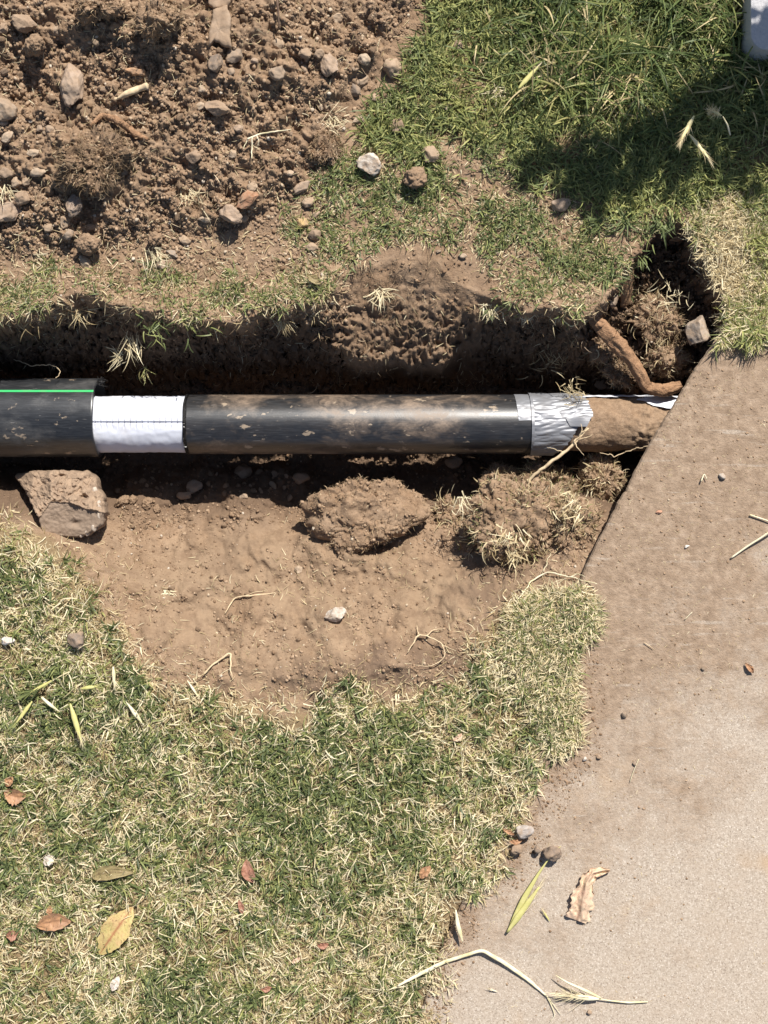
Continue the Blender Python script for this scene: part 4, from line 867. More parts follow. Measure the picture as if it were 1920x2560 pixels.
stick('straw', [(535, 300), (560, 290), (595, 284), (630, 280)], [.0016, .0018, .0012, .0006], 'whitestem', 'bleached straw cross with downward prongs on the heap', 'straw', lift=.016, n=20, sides=6, jit=.0004, seed=19, extra=[(((545, 296), (545, 320), (544, 342)), [.0014, .001]), (((537, 300), (530, 312), (526, 322)), [.0012, .0005]), (((555, 293), (560, 305), (556, 315)), [.001, .0005])])
stick('rootlet', [(1115, 1300), (1150, 1255), (1175, 1235), (1230, 1246), (1290, 1262)], [.0008, .0014, .0016, .0012, .0008], 'whitestem', 'pale runner of dried grass reaching from the lawn onto the pavement edge', 'straw', lift=.012, n=30, sides=6, jit=.0012, seed=20,
      extra=[(((1175, 1235), (1182, 1215), (1190, 1196)), [.001, .0005]), (((1230, 1246), (1245, 1240), (1262, 1243)), [.0012, .0005])])
stick('rootlet', [(268, 408), (250, 425), (262, 445)], [.0006, .0006], 'palewood', 'thin rootlet below the dark root mat', 'root', lift=.008, n=14, sides=5, jit=.001, seed=21)
stick('root', [(1260, 655), (1245, 672), (1250, 700), (1232, 705), (1215, 690), (1225, 672)], [.001, .0012, .001, .0008], 'stem', 'curled yellow rootlet coil hanging at the trench rim above the tape', 'root', lift=.012, n=36, sides=5, jit=.0006, seed=22,
      extra=[(((1240, 660), (1225, 668), (1240, 692), (1255, 690)), [.0008, .0006]), (((1255, 665), (1262, 690), (1250, 712)), [.0008, .0005])])

# ------------------------------------------------------------------ leaves
def leaf(u, v, L, wd, rot, mat, label, curl=.25, seed=0, lift=.012, name='leaf', ragged=0.0, cat='leaf', point=(1, 1), arch=.15):
    r = RS(seed); nu, nv_ = 34, 15; t = np.linspace(0, 1, nu); s_ = np.linspace(-1, 1, nv_); T, Sg = np.meshgrid(t, s_, indexing='ij')
    w_ = np.sin(pi * T ** point[0]) ** .8 * (1 + .12 * g2(T * 6 + seed, Sg * 0 + (Sg > 0) * 3.3, seed)) * (1 + ragged * g2(T * 14 + seed, Sg * 0 + (Sg > 0) * 7.7, seed + 4))
    x = (T - .5) * L * S; y = Sg * w_ * wd * S * .5; bend_ = .10 * L * S * np.sin(pi * T) * r.uniform(-1, 1)
    z = curl * np.abs(Sg) ** 1.6 * w_ * wd * S * .5 + arch * L * S * (np.sin(pi * T)) * .5 + .0015 * g2(T * 5 + seed, Sg * 2, seed + 8) + .0008 * g2(T * 14, Sg * 5, seed + 9)
    y = y + bend_; a = radians(rot); X = x * cos(a) - y * sin(a); Y = x * sin(a) + y * cos(a)
    zz = surf1(u, v) + lift; x0, y0 = W(u, v, zz)
    vein = np.exp(-(Sg / .10) ** 2) + .35 * (np.abs(((np.abs(Sg) * .35 + T) * 9) % 1 - .5) < .07)
    top = np.stack([X, Y, z], -1).reshape(-1, 3); bot = top - [0, 0, .0004]
    I = np.arange(nu * nv_).reshape(nu, nv_); q = np.stack([I[:-1, :-1], I[1:, :-1], I[1:, 1:], I[:-1, 1:]], -1).reshape(-1, 4)
    Vv = np.vstack([top, bot]); q2 = q[:, ::-1] + nu * nv_; Vv, c = recentre(Vv)
    return obj(name, mk_mesh(name, Vv, np.vstack([q, q2]), smooth=True, tint=np.tile(np.clip(vein, 0, 1).ravel(), 2)), M[mat], label=label, cat=cat, loc=(x0 + c[0], y0 + c[1], zz))
leaf(252, 2010, 126, 58, 55, 'leaf_yellow', 'large yellow leaf with a red vein lying in the lawn, bottom left', .25, 3, ragged=.18)
leaf(117, 1995, 76, 38, 8, 'leaf_orange', 'orange folded leaf left of the large yellow leaf', .3, 4)
leaf(107, 1967, 22, 13, 80, 'leaf_orange', 'orange leaf scrap just above the orange folded leaf', .3, 5)
leaf(245, 1889, 92, 30, 5, 'leaf_olive', 'olive brown leaf half under grass above the large yellow leaf', .2, 6, point=(.7, 1))
leaf(541, 1881, 54, 27, -72, 'leaf_red', 'upright reddish leaf in the middle of the lawn', .35, 7)
leaf(520, 1959, 32, 12, -75, 'leaf_red', 'narrow dark red leaf below the upright reddish leaf', .4, 8)
leaf(34, 1714, 50, 34, -12, 'leaf_orange', 'curled orange brown leaf near the left edge of the lawn', .5, 9, ragged=.3)
leaf(22, 1688, 26, 18, 60, 'leaf_orange', 'orange scrap touching the curled leaf near the left edge', .5, 10)
leaf(698, 2040, 26, 14, 5, 'leaf_red', 'tiny red brown leaf in the lawn right of the narrow dark red one', .4, 11)
leaf(575, 2134, 26, 13, 12, 'leaf_red', 'small red oval leaf near the bottom of the lawn', .3, 12)
leaf(108, 1858, 30, 22, 40, 'leaf_white', 'bleached crumpled leaf left of the olive leaf', .5, 13, ragged=.4)
leaf(250, 2124, 36, 18, 65, 'leaf_white', 'bleached pinkish leaf below the large yellow leaf', .3, 14)
leaf(919, 1884, 36, 20, 50, 'leaf_orange', 'orange leaf in the lawn nearest the pavement', .3, 15)
leaf(27, 2018, 26, 22, 20, 'leaf_red', 'dark red scrap left of the orange folded leaf', .5, 16, ragged=.3)
leaf(640, 2073, 22, 10, 30, 'leaf_pale', 'tiny pink scrap left below the tiny red brown leaf', .3, 17)
leaf(1099, 1797, 30, 9, -28, 'leaf_orange', 'upper orange scrap among the stones at the pavement edge', .4, 18)
leaf(1115, 1815, 30, 11, 8, 'leaf_orange', 'lower orange scrap resting on the brown stone at the pavement edge', .4, 19)
leaf(1619, 1443, 28, 12, -50, 'leaf_orange', 'orange chip of leaf on the pavement at the right edge', .4, 20, lift=.004)
leaf(989, 1592, 24, 13, 40, 'leaf_pale', 'small pinkish scrap on the straw right of centre', .3, 21)
leaf(1465, 515, 40, 12, 12, 'leaf_orange', 'narrow orange leaf at the mouth of the pit', .3, 22)
leaf(680, 604, 34, 18, -35, 'leaf_olive', 'dark folded leaf on the bare soil above the trench slope', .3, 23)
def crumpled():
    parts = []
    cen = np.array([(1318, 1880), (1300, 1882), (1282, 1886), (1270, 1900), (1262, 1925), (1256, 1950), (1252, 1972), (1246, 1988)], float)
    wl = np.array([3, 9, 12, 14, 22, 25, 28, 22.]); n = 60; t = np.linspace(0, 1, n); cu = np.interp(t, np.linspace(0, 1, 8), cen[:, 0]); cv = np.interp(t, np.linspace(0, 1, 8), cen[:, 1]); ww = np.interp(t, np.linspace(0, 1, 8), wl)
    tu = np.gradient(cu); tv = np.gradient(cv); l = np.hypot(tu, tv); nx, ny = -tv / l, tu / l; m = 21; s_ = np.linspace(-1, 1, m)
    T, Sg = np.meshgrid(np.arange(n), s_, indexing='ij'); tt = t[T]
    e = ww[T] * (1 + .35 * g2(tt * 9, (Sg > 0) * 5.5, 3) + .18 * g2(tt * 25, (Sg > 0) * 2.5, 4))
    U_ = cu[T] + nx[T] * Sg * e; V_ = cv[T] + ny[T] * Sg * e; z = SLAB_Z + .005 + .010 * np.sin(pi * tt) * (1 - .5 * np.abs(Sg)) + .006 * np.abs(g2(tt * 7, Sg * 2.2, 6)) + .004 * np.sin(Sg * 5 + tt * 4)
    x, y = W(U_, V_, z); top = np.stack([x, y, z], -1).reshape(-1, 3); I = np.arange(n * m).reshape(n, m); q = np.stack([I[:-1, :-1], I[1:, :-1], I[1:, 1:], I[:-1, 1:]], -1).reshape(-1, 4)
    Vv = np.vstack([top, top - [0, 0, .0004]]); Vv, c = recentre(Vv)
    obj('dry_leaf', mk_mesh('dry_leaf', Vv, np.vstack([q, q[:, ::-1] + n * m]), smooth=True, tint=np.tile(np.exp(-(Sg / .08) ** 2).ravel() * .8, 2)), M['leaf_pale'], label='crumpled pinkish tan dry leaf lying on the pavement', cat='leaf', loc=c)
crumpled()

# ------------------------------------------------------------------ stems and seed heads on the pavement
stick('dry_straw', [(860, 2130, .03), (900, 2108, .022), (960, 2078, .02), (1042, 2052, .026), (1090, 2080, .022), (1140, 2115, .018), (1182, 2152, .018)], [.0016, .0034, .0034, .003, .0028, .0036, .0036, .0032, .0012], 'whitestem',
      'long bent pale straw stem from the lawn corner across the pavement', 'straw', n=60, sides=8, flat=.4, jit=.0002, seed=30, extra=[(((1182, 2152, .018), (1196, 2180, .018), (1200, 2195, .018), (1188, 2208, .016)), [.0012, .0005]), (((1182, 2152, .018), (1202, 2178, .018), (1212, 2192, .017)), [.001, .0004])])
def seed_head(base, tip, nb, spread, label, mats=('husk', 'dry'), stem=None, z0=.02, body=.006, bl=(.02, .04), tint=(.8, .1), seed=0, name='seed_head', bw=(.0006, .0012)):
    r = RS(seed); P0 = np.array([*W(*base, z0), z0]); P1 = np.array([*W(*tip, z0), z0 + .003]); D = P1 - P0; Ln = np.linalg.norm(D); D /= Ln
    e = empty(name, tuple(P0 - [0, 0, .002]), label, 'seed head'); o0 = np.array(e.location)
    pth = smooth_path([P0, P0 + D * Ln * .5, P1], 16); Vv, F = tube(pth, [body * .3, body, body * .8, body * .2], 8, .15, seed, flat=.5); obj('husk', mk_mesh('husk', Vv - o0, F, smooth=True), M[mats[0]], parent=e)
    tt = r.uniform(.25, .95, nb); P = P0 + D * (tt * Ln)[:, None]; d = D + r.normal(0, spread, (nb, 3)) * [1, 1, .5]; d /= np.linalg.norm(d, axis=1)[:, None]
    vb, fb, ib = blades(P, np.arctan2(d[:, 1], d[:, 0]), np.arccos(np.clip(d[:, 2], -1, 1)), r.normal(.1, .15, nb), r.uniform(*bl, nb), r.uniform(*bw, nb), 3, r.uniform(-1, 1, nb))
    o = obj('bristles', mk_mesh('bristles', vb - o0, fb, tint=np.clip(r.normal(*tint, nb), 0, 1)[ib]), M[mats[1]], parent=e); o['kind'] = 'stuff'
    if stem:
        pts = [(*W(u, v, z), z) for u, v, z in stem]; Vv, F = tube(smooth_path(pts, 24), [.0012, .0018, .0014, .001], 6); obj('stem', mk_mesh('stem', Vv - o0, F, smooth=True), M['whitestem'], parent=e)
    return e
seed_head((1295, 2158), (1222, 2150), 110, .28, 'pale bristly seed head with a long stem at the bottom of the pavement', ('whitestem', 'dry'), [(1400, 2164, .018), (1360, 2166, .018), (1320, 2162, .02), (1290, 2157, .022)], bl=(.014, .045), seed=1, body=.005, z0=.026, tint=(.9, .08))
stick('husk_blade', [(1299, 2156, .024), (1265, 2140, .03), (1225, 2122, .034), (1200, 2106, .03)], [.0015, .003, .002, .0005], 'whitestem', 'pale husk blade along the upper side of the bristly seed head', 'straw', n=20, sides=6, flat=.4)
seed_head((1096, 2014), (1165, 1915), 40, .10, 'long yellow green husk pointing at the dark brown stone on the pavement', ('husk', 'dry'), None, z0=.024, body=.0062, bl=(.03, .055), seed=2, tint=(.75, .1))
stick('husk_blade', [(1095, 2016, .018), (1130, 1945, .026), (1165, 1885, .03), (1198, 1838, .034), (1212, 1828, .036)], [.0008, .0042, .0052, .003, .0012, .0004], 'husk', 'slim yellow blade leaning over the dark brown stone on the pavement', 'straw', n=30, sides=8, flat=.3)
stick('dry_straw', [(1000, 2035, .03), (990, 2000, .034), (985, 1965, .03)], [.0008, .0042, .0036, .001], 'whitestem', 'white upright straw sheath at the lawn corner above the bent stem', 'straw', n=20, sides=8, flat=.45)
stick('dry_straw', [(1580, 1205, .018), (1615, 1180, .022), (1650, 1158, .026), (1675, 1140, .03)], [.0016, .0018, .0018], 'whitestem', 'pale straw stalk entering from the right edge of the pavement', 'straw', n=20, sides=6)
stick('dry_straw', [(1620, 1112, .018), (1650, 1122, .018), (1675, 1130, .02)], [.0016, .0012], 'whitestem', 'short straw stub above the stalk at the right edge', 'straw', n=12, sides=6)
seed_head((1188, 1990), (1172, 1965), 16, .25, 'tiny green seed head between the husk and the crumpled leaf', ('husk', 'dry'), None, z0=.018, body=.0016, bl=(.006, .014), seed=3, tint=(.7, .1))
seed_head((1075, 2142), (1058, 2136), 10, .3, 'tiny pale seed head below the bent straw stem', ('whitestem', 'dry'), None, z0=.018, body=.0012, bl=(.005, .012), seed=4)
stick('straw_bit', [(1380, 1640, .017), (1368, 1668, .017), (1361, 1690, .017)], [.0006, .0006], 'whitestem', 'thin straw bit on the pavement below the black pebble', 'straw', n=8, sides=5)
stick('straw_bit', [(1480, 1338, .017), (1496, 1322, .018)], [.0008, .0006], 'whitestem', 'short pale straw bit mid pavement', 'straw', n=6, sides=5)
stick('straw_bit', [(1392, 1388, .017), (1412, 1401, .018)], [.0008, .0006], 'palewood', 'short tan straw bit left below the mid pavement straw', 'straw', n=6, sides=5)
stick('straw_bit', [(1515, 1040, .02), (1522, 1022, .02), (1528, 1036, .02)], [.0016, .0012, .0008], 'whitestem', 'crooked pale husk left of the speckled grey pebble', 'straw', n=10, sides=6)
# lawn husks and seed heads
seed_head((112, 1470), (60, 1500), 20, .3, 'dark green seed tuft bent over the lawn at the left', ('husk', 'green'), None, z0=.03, body=.003, bl=(.02, .04), seed=6, tint=(.4, .2), bw=(.0015, .003))
seed_head((152, 1520), (178, 1605), 50, .16, 'yellow green drooping seed head in the left lawn', ('husk', 'dry'), None, z0=.034, body=.005, bl=(.015, .03), seed=7, tint=(.75, .1))
seed_head((70, 1515), (36, 1562), 16, .14, 'slim green seed head left of the drooping one', ('husk', 'green'), None, z0=.03, body=.0036, bl=(.012, .028), seed=8, tint=(.95, .1))
seed_head((175, 1488), (212, 1482), 20, .25, 'short bright green seed head above the drooping one', ('husk', 'green'), None, z0=.03, body=.0036, bl=(.01, .02), seed=9, tint=(.95, .1))
stick('straw_bit', [(90, 1506, .028), (108, 1522, .03), (130, 1538, .026)], [.002, .0032, .0004], 'whitestem', 'white pointed husk lying left of the drooping seed head', 'straw', n=12, sides=8, flat=.5)
stick('straw_bit', [(272, 1515, .022), (295, 1545, .026), (312, 1568, .022)], [.0004, .0045, .0005], 'whitestem', 'cream spindle shaped husk in the lawn', 'straw', n=16, sides=8, flat=.6)
seed_head((245, 1440), (248, 1480), 30, .25, 'fluffy white seed head at the upper lawn edge', ('whitestem', 'dry'), None, z0=.03, body=.0035, bl=(.01, .022), seed=10, tint=(.9, .1))
stick('straw_bit', [(405, 1470, .012), (425, 1500, .014), (432, 1510, .014)], [.001, .0024, .001], 'whitestem', 'white sheath at the lawn edge below the bent rootlet', 'straw', n=12, sides=6, flat=.6)
seed_head((1560, 250), (1532, 238), 90, .9, 'spiky straw coloured seed ball above the shaded grass', ('stem', 'dry'), [(1578, 292, .08), (1572, 270, .09), (1562, 252, .10)], z0=.10, body=.003, bl=(.008, .016), seed=11, tint=(.75, .1))
seed_head((1500, 250), (1470, 305), 60, .25, 'feathery dry seed head, left of a pair in the shaded grass', ('stem', 'dry'), None, z0=.09, body=.004, bl=(.012, .028), seed=12, tint=(.7, .15))
seed_head((1490, 290), (1532, 345), 60, .22, 'feathery dry seed head, right of a pair in the shaded grass', ('stem', 'dry'), None, z0=.08, body=.004, bl=(.012, .028), seed=13, tint=(.7, .15))
seed_head((1120, 192), (1162, 145), 40, .12, 'pale green seed head lying on the bright grass', ('husk', 'dry'), None, z0=.06, body=.0045, bl=(.010, .02), seed=14, tint=(.85, .1))

# ------------------------------------------------------------------ concrete post at the top right corner
def post():
    pts = []; u0, v0, r = 1622, 108, 34; zt = .075
    corner = [(u0 + r + r * cos(a), v0 - r + r * sin(a)) for a in np.linspace(pi, pi / 2, 14)]
    out = [(u0, -420), (u0 - 0, -200)] + corner + [(1760, v0), (2000, v0), (2000, -420)]
    P = np.array(out, float); x, y = W(P[:, 0], P[:, 1], zt); n = len(P); cx_, cy_ = x.mean(), y.mean(); rings = []
    for ins, z in ((.10, zt), (.008, zt), (.003, zt - .0015), (0, zt - .007), (0, .0), (0, -.03)):
        rings.append(np.stack([x + (cx_ - x) * ins * 3, y + (cy_ - y) * ins * 3, np.full(n, z)], 1))
    Vv = np.vstack(rings); I = np.arange(6 * n).reshape(6, n); J = np.roll(I, -1, 1); q = np.stack([I[:-1], J[:-1], J[1:], I[1:]], -1).reshape(-1, 4).tolist() + [list(range(n))[::-1]]
    Vv, c = recentre(Vv); m = bpy.data.meshes.new('concrete_block'); m.from_pydata(Vv.tolist(), [], q); m.validate(); import bmesh
    bm = bmesh.new(); bm.from_mesh(m); bmesh.ops.recalc_face_normals(bm, faces=bm.faces); bm.to_mesh(m); bm.free()
    obj('concrete_block', m, M['post'], label='pitted grey concrete block with a rounded corner at the top right', cat='concrete block', loc=c)
post()

# ------------------------------------------------------------------ small stones and clods, each one its own object
r = RS(21)
lib = []
for k in range(14):
    v_, f_ = rock_verts(2000 + k, 2, 12, .16, (.5, .85), .06); v_ = v_ / np.abs(v_).max(0); v_[:, 2] += .8
    for nm, mt in (('pebble', 'stone'), ('soil_clod', 'clod')):
        m = mk_mesh(nm, v_, f_, smooth=(nm == 'pebble')); m.materials.append(M[mt]); lib.append((nm, m))
def free(u, v, s_): return all((u - a) ** 2 + (v - b_) ** 2 > (c * .85 + s_) ** 2 for a, b_, c in taken)
LMK = [(155, 184, 'pinkish grey rock'), (50, 50, 'flat angular stone'), (122, 65, 'rounded tan pebble'), (14, 460, 'big pinkish boulder'), (158, 444, 'dark grey streaked stone'), (212, 350, 'dark root mat'),
       (477, 60, 'long clay flake'), (600, 160, 'angular grey stone'), (600, 97, 'round tan stone'), (710, 138, 'two toned rock'), (848, 147, 'tan boulder'), (470, 233, 'flat half buried stone'), (534, 431, 'rust red stone'),
       (501, 463, 'oval grey tan stone'), (655, 482, 'ochre stone'), (700, 322, 'small root mat'), (798, 356, 'white rock'), (288, 198, 'bone like root piece'), (270, 270, 'bent brown root'), (291, 152, 'orange brick fragment'),
       (570, 292, 'bleached straw cross'), (192, 527, 'large crumbly clod'), (335, 516, 'crumbly clod'), (335, 575, 'grey pointed stone'), (410, 420, 'bleached straw tangle'), (72, 331, 'pale oblong stone'), (82, 371, 'cream knobbly stone'),
       (10, 236, 'grey brown stone at the edge'), (500, 333, 'cream stone'), (418, 339, 'dull brown stone'), (727, 40, 'round tan stone near the top'), (604, 30, 'dark upright twig'), (215, 18, 'overhanging clod'), (345, 45, 'root laced clod'),
       (652, 405, 'pinkish wedge stone'), (130, 1080, 'concrete chunk'), (290, 1083, 'sunlit row of clods'), (420, 1050, 'half round stone in the shade'), (526, 1018, 'reddish stone in the shade'), (651, 1033, 'oval stone in the shade'),
       (790, 1112, 'big root clod'), (968, 1108, 'pale straw clump'), (981, 998, 'flat grey stone in the shade'), (818, 628, 'pale tuft on the slope'), (1000, 553, 'tiny pale stone on bare soil'), (680, 604, 'dark folded leaf'), (1065, 665, 'cream tuft on the rim'), (1142, 672, 'white tangle on the rim'), (898, 384, 'ball of soil'), (725, 1328, 'white lumpy stone'), (540, 1290, 'forked dry straw'), (365, 1280, 'little white husk tuft'), (645, 1231, 'small cream stone'), (930, 1390, 'forked tan rootlet'), (475, 1430, 'bent tan rootlet')]
ORD = ['nearest', 'second', 'third', 'fourth', 'fifth', 'sixth', 'seventh', 'eighth', 'ninth', 'tenth', 'eleventh', 'twelfth', 'thirteenth', 'fourteenth', 'fifteenth']
pool = []
def scatter(n, poly, sizes, zone, pf=.4):
    P = np.array(poly); lo, hi = P.min(0), P.max(0); k = 0; tries = 0; out = []
    while k < n and tries < 20000:
        tries += 1; u, v = r.uniform(lo[0], hi[0]), r.uniform(lo[1], hi[1]); s_ = sizes[0] + (sizes[1] - sizes[0]) * r.uniform() ** 2.2
        if sdpoly(np.array([u]), np.array([v]), poly)[0] < 4 or not free(u, v, s_ / 2): continue
        taken.append((u, v, s_ / 2)); k += 1; out.append((u, v, s_))
    zs = surf([o[0] for o in out], [o[1] for o in out])
    for (u, v, s_), z in zip(out, zs):
        isp = r.uniform() < pf; c = [m for m in lib if (m[0] == 'pebble') == isp][r.randint(14)]
        R_ = s_ * S / 2; x, y = W(u, v, z); base = (PK, BR_, BR_, GR, TN, BR_)[r.randint(6)]
        o = obj(c[0], c[1], cat='pebble' if isp else 'clod', group=('pebbles ' if isp else 'clods ') + zone, loc=(x, y, z - R_ * .22), color=tuple(np.array(base) * r.uniform(.8, 1.15)))
        a_, b_, c_ = r.uniform(.65, 1.25, 3); o.scale = (R_ * a_, R_ * b_, R_ * c_ * .8); o.rotation_euler = (r.uniform(-.35, .35), r.uniform(-.35, .35), r.uniform(0, 6.28))
        d, lu, lv, nm = min((math.hypot(u - a, v - b2), a, b2, n_) for a, b2, n_ in LMK)
        an = math.degrees(math.atan2(lv - v, u - lu)) % 360; dr = ['right of', 'up and right of', 'above', 'up and left of', 'left of', 'down and left of', 'below', 'down and right of'][int((an + 22.5) // 45) % 8]
        pool.append((isp, dr, nm, d, o))
def name_pool():
    g = {}
    for p in pool: g.setdefault(p[:3], []).append(p)
    for (isp, dr, nm), l in g.items():
        l.sort(key=lambda p: p[3])
        for k, p in enumerate(l):
            p[4]['label'] = ('small %s %s the %s' % ('pebble' if isp else 'soil clod', dr, nm)) if len(l) == 1 else '%s small %s going %s the %s' % (ORD[min(k, 14)], 'pebble' if isp else 'soil clod', dr, nm)
HV = [(0, 0), (900, 0), (840, 130), (760, 240), (700, 380), (600, 490), (300, 540), (0, 560)]
scatter(200, HV, (8, 19), 'strewn over the soil heap', .10)
scatter(30, [(230, 1010), (640, 1010), (640, 1090), (230, 1085)], (8, 22), 'on the shaded trench floor', .4)
scatter(26, [(230, 1095), (420, 1105), (420, 1145), (240, 1150)], (8, 18), 'beside the concrete chunk', .1)
scatter(14, [(1010, 1005), (960, 1000), (930, 1050), (980, 1060), (1010, 1030)], (6, 14), 'above the straw clump', .4)
scatter(24, [(700, 560), (1000, 530), (1200, 560), (1180, 620), (1000, 600), (880, 545)], (7, 15), 'above the trench slope', .4)
scatter(22, [(330, 1110), (640, 1130), (640, 1260), (1000, 1240), (1240, 1240), (1080, 1340), (900, 1420), (620, 1470), (330, 1380), (250, 1280)], (7, 17), 'on the bare soil hollow', .15)
name_pool()

# ------------------------------------------------------------------ crumbs (too many to count)
def crumbs(name, u, v, size, seed, label=None, zoff=.2, tintmu=.5, slab=False, flat=.8):
    rr_ = RS(seed); n = len(u); z = surf(u, v); x, y = W(u, v, z); bv, bf = ICO[0]; R_ = size * S / 2
    q = rr_.normal(0, 1, (n, 4)); q /= np.linalg.norm(q, axis=1)[:, None]; a, b_, c, d = q.T
    Rm = np.stack([1 - 2 * (c * c + d * d), 2 * (b_ * c - a * d), 2 * (b_ * d + a * c), 2 * (b_ * c + a * d), 1 - 2 * (b_ * b_ + d * d), 2 * (c * d - a * b_), 2 * (b_ * d - a * c), 2 * (c * d + a * b_), 1 - 2 * (b_ * b_ + c * c)], -1).reshape(n, 3, 3)
    loc = bv[None] * rr_.uniform(.7, 1.25, (n, 12, 1)) * rr_.uniform(.65, 1.2, (n, 1, 3)); P = np.einsum('nij,nkj->nki', Rm, loc) * R_[:, None, None]; P[..., 2] *= flat
    P = P + np.stack([x, y, z + R_ * zoff], -1)[:, None]; F = (bf[None] + (np.arange(n) * 12)[:, None, None]).reshape(-1, 3)
    tt = np.repeat(np.clip(rr_.normal(tintmu, .22, n), 0, 1), 12); o = obj(name, mk_mesh(name, P.reshape(-1, 3), F, tint=tt), M['crumb'], kind='stuff', label=label, cat='soil crumbs'); return o
def sample(n, lo, hi, dens, seed):
    rr_ = RS(seed); U, V = [], []; tot = 0
    while tot < n:
        u = rr_.uniform(lo[0], hi[0], n * 2); v = rr_.uniform(lo[1], hi[1], n * 2); k = rr_.uniform(0, 1, n * 2) < dens(u, v); U.append(u[k]); V.append(v[k]); tot += k.sum()
        if k.sum() < n * .01: break
    U = np.concatenate(U)[:n]; V = np.concatenate(V)[:n]; return U, V
def nz(u, v, f, s_): return fbm(u * S, v * S, f, 3, s_)
def d_heap(u, v): return ss(sdpoly(u + 40 * nz(u, v, 10, 1), v + 40 * nz(u, v, 10, 2), HEAP) / 50 + .3) * np.clip(.65 + .9 * nz(u, v, 12, 3), .05, 1)
def on_slope(u, v): return ((v > 540) & (v < 800) & (u > 720) & (u < 1060))
def d_floor(u, v): return (1 - .6 * on_slope(u, v)) * ((v > 700) | (u > 720)) * ((v > 560) & (v < 1130)) * (1 - .5 * ((v > 860) & (v < 980))) * (sdpoly(u, v, SLAB) < -5) * .8
def d_south(u, v): return (sdpoly(u, v, SLAB) < -5) * ((v > 1090) & (v < 1500)) * (1 - .45 * ss(sdpoly(u, v, BARE) / 60)) * (sdpoly(u, v, LAWN_A) < 10) * .9 * np.clip(.6 + nz(u, v, 10, 9), 0, 1)
def d_mid(u, v): return (1 - .85 * on_slope(u, v)) * ((v > 330) & (v < 720) & (u > 600)) * (sdpoly(u, v, SLAB) < -5) * .8
u, v = sample(23000, (-90, -90), (940, 640), d_heap, 31); crumbs('soil_crumbs', u, v, 2.6 + 9.0 * RS(1).uniform(0, 1, len(u)) ** 4.5, 41, 'loose brown soil crumbs covering the whole heap', tintmu=.5)
u, v = sample(5500, (-100, 470), (760, 700), lambda a, b_: .8 + 0 * a, 36); crumbs('soil_crumbs', u, v, 2.6 + 9 * RS(6).uniform(0, 1, len(u)) ** 4, 46, 'crumbled soil between the heap and the trench rim', tintmu=.5)
u, v = sample(5200, (-100, 560), (1560, 1130), d_floor, 32); crumbs('soil_crumbs', u, v, 2.6 + 8 * RS(2).uniform(0, 1, len(u)) ** 5, 42, 'soil crumbs on the trench walls and floor', tintmu=.3)
u, v = sample(9000, (-60, 1080), (1300, 1520), d_south, 33); crumbs('soil_crumbs', u, v, 2.0 + 8 * RS(3).uniform(0, 1, len(u)) ** 5, 43, 'fine soil crumbs around the bare soil hollow', tintmu=.5)
u, v = sample(5200, (600, 330), (1560, 720), d_mid, 34); crumbs('soil_crumbs', u, v, 2.4 + 6 * RS(4).uniform(0, 1, len(u)) ** 4, 44, 'soil crumbs on the thin grass above the trench', tintmu=.45)
def d_slab(u, v): g = ((1900 - v) / 1100 - (u - 1250) / 1400); return (sdpoly(u, v, SLAB) > 4) * np.clip(.12 + .9 * g + .5 * nz(u, v, 8, 6), .03, 1)
u, v = sample(2600, (920, 720), (1760, 2300), d_slab, 35); crumbs('pavement_grit', u, v, 1.4 + 5.5 * RS(5).uniform(0, 1, len(u)) ** 6, 45, 'fine soil grit scattered over the pavement', tintmu=.45, zoff=.1, flat=.6)

def d_spill(u, v): e = -sdpoly(u + 30 * nz(u, v, 14, 5), v + 30 * nz(u, v, 14, 6), LAWN_A); return np.exp(-(np.clip(e, -60, 400) / 34) ** 2) * (v > 1420) * (sdpoly(u, v, SLAB) > 2)
u, v = sample(3000, (920, 1420), (1400, 2212), d_spill, 37); crumbs('soil_crumbs', u, v, 1.6 + 6 * RS(8).uniform(0, 1, len(u)) ** 5, 47, 'dark soil grit spilled along the lawn edge onto the pavement', tintmu=.3, zoff=.1, flat=.6)
# ------------------------------------------------------------------ grass (stuff)
def field(name, u, v, mat, L, wd, lean, bend, seed, label, tint=(.5, .2), segs=3, lift=0.0, cat='grass', tw=.5, azf=None, tnoise=.0):
    rr_ = RS(seed); n = len(u); z = surf(u, v) + lift; x, y = W(u, v, z); az = rr_.uniform(0, 2 * pi, n) if azf is None else azf(u, v, rr_)
    ln = np.clip(rr_.normal(lean[0], lean[1], n), 0, 1.62); LL = rr_.uniform(*L, n); wds = rr_.uniform(*wd, n)
    vb, fb, ib = blades(np.stack([x, y, z - .0008], 1), az, ln, rr_.normal(bend[0], bend[1], n), LL, wds, segs, rr_.normal(0, .5, n), twist=rr_.normal(0, tw, n))
    tt = np.clip(rr_.normal(tint[0], tint[1], n) + tnoise * nz(u, v, 9, seed), 0, 1)[ib]
    return obj(name, mk_mesh(name, vb, fb, tint=tt), M[mat], kind='stuff', label=label, cat=cat)
def offslab(u, v, m=0): return sdpoly(u, v, SLAB) < m
def A_edge(u, v): return sdpoly(u + 52 * nz(u, v, 9, 51) + 26 * nz(u, v, 34, 52), v + 52 * nz(u, v, 9, 53) + 26 * nz(u, v, 34, 54), LAWN_A)
def gA(u, v):                                        # green share
    e = A_edge(u, v); k = .20 + .52 * nz(u, v, 4.5, 61) + .7 * nz(u, v, 24, 62); k = k + .38 * np.exp(-(((u - 640) / 190) ** 2 + ((v - 1680) / 190) ** 2)) - .35 * np.exp(-(((u - 455) / 45) ** 2 + ((v - 1758) / 30) ** 2)) * 2
    k = k - .26 * np.exp(-(e / 80) ** 2); k = k - .14 * (u < 330) * (v < 1460) - .12 * ss((u - 1050) / 100)
    return np.clip(k, .06, 1) * ss(e / 55 + .1) * offslab(u, v, 70)
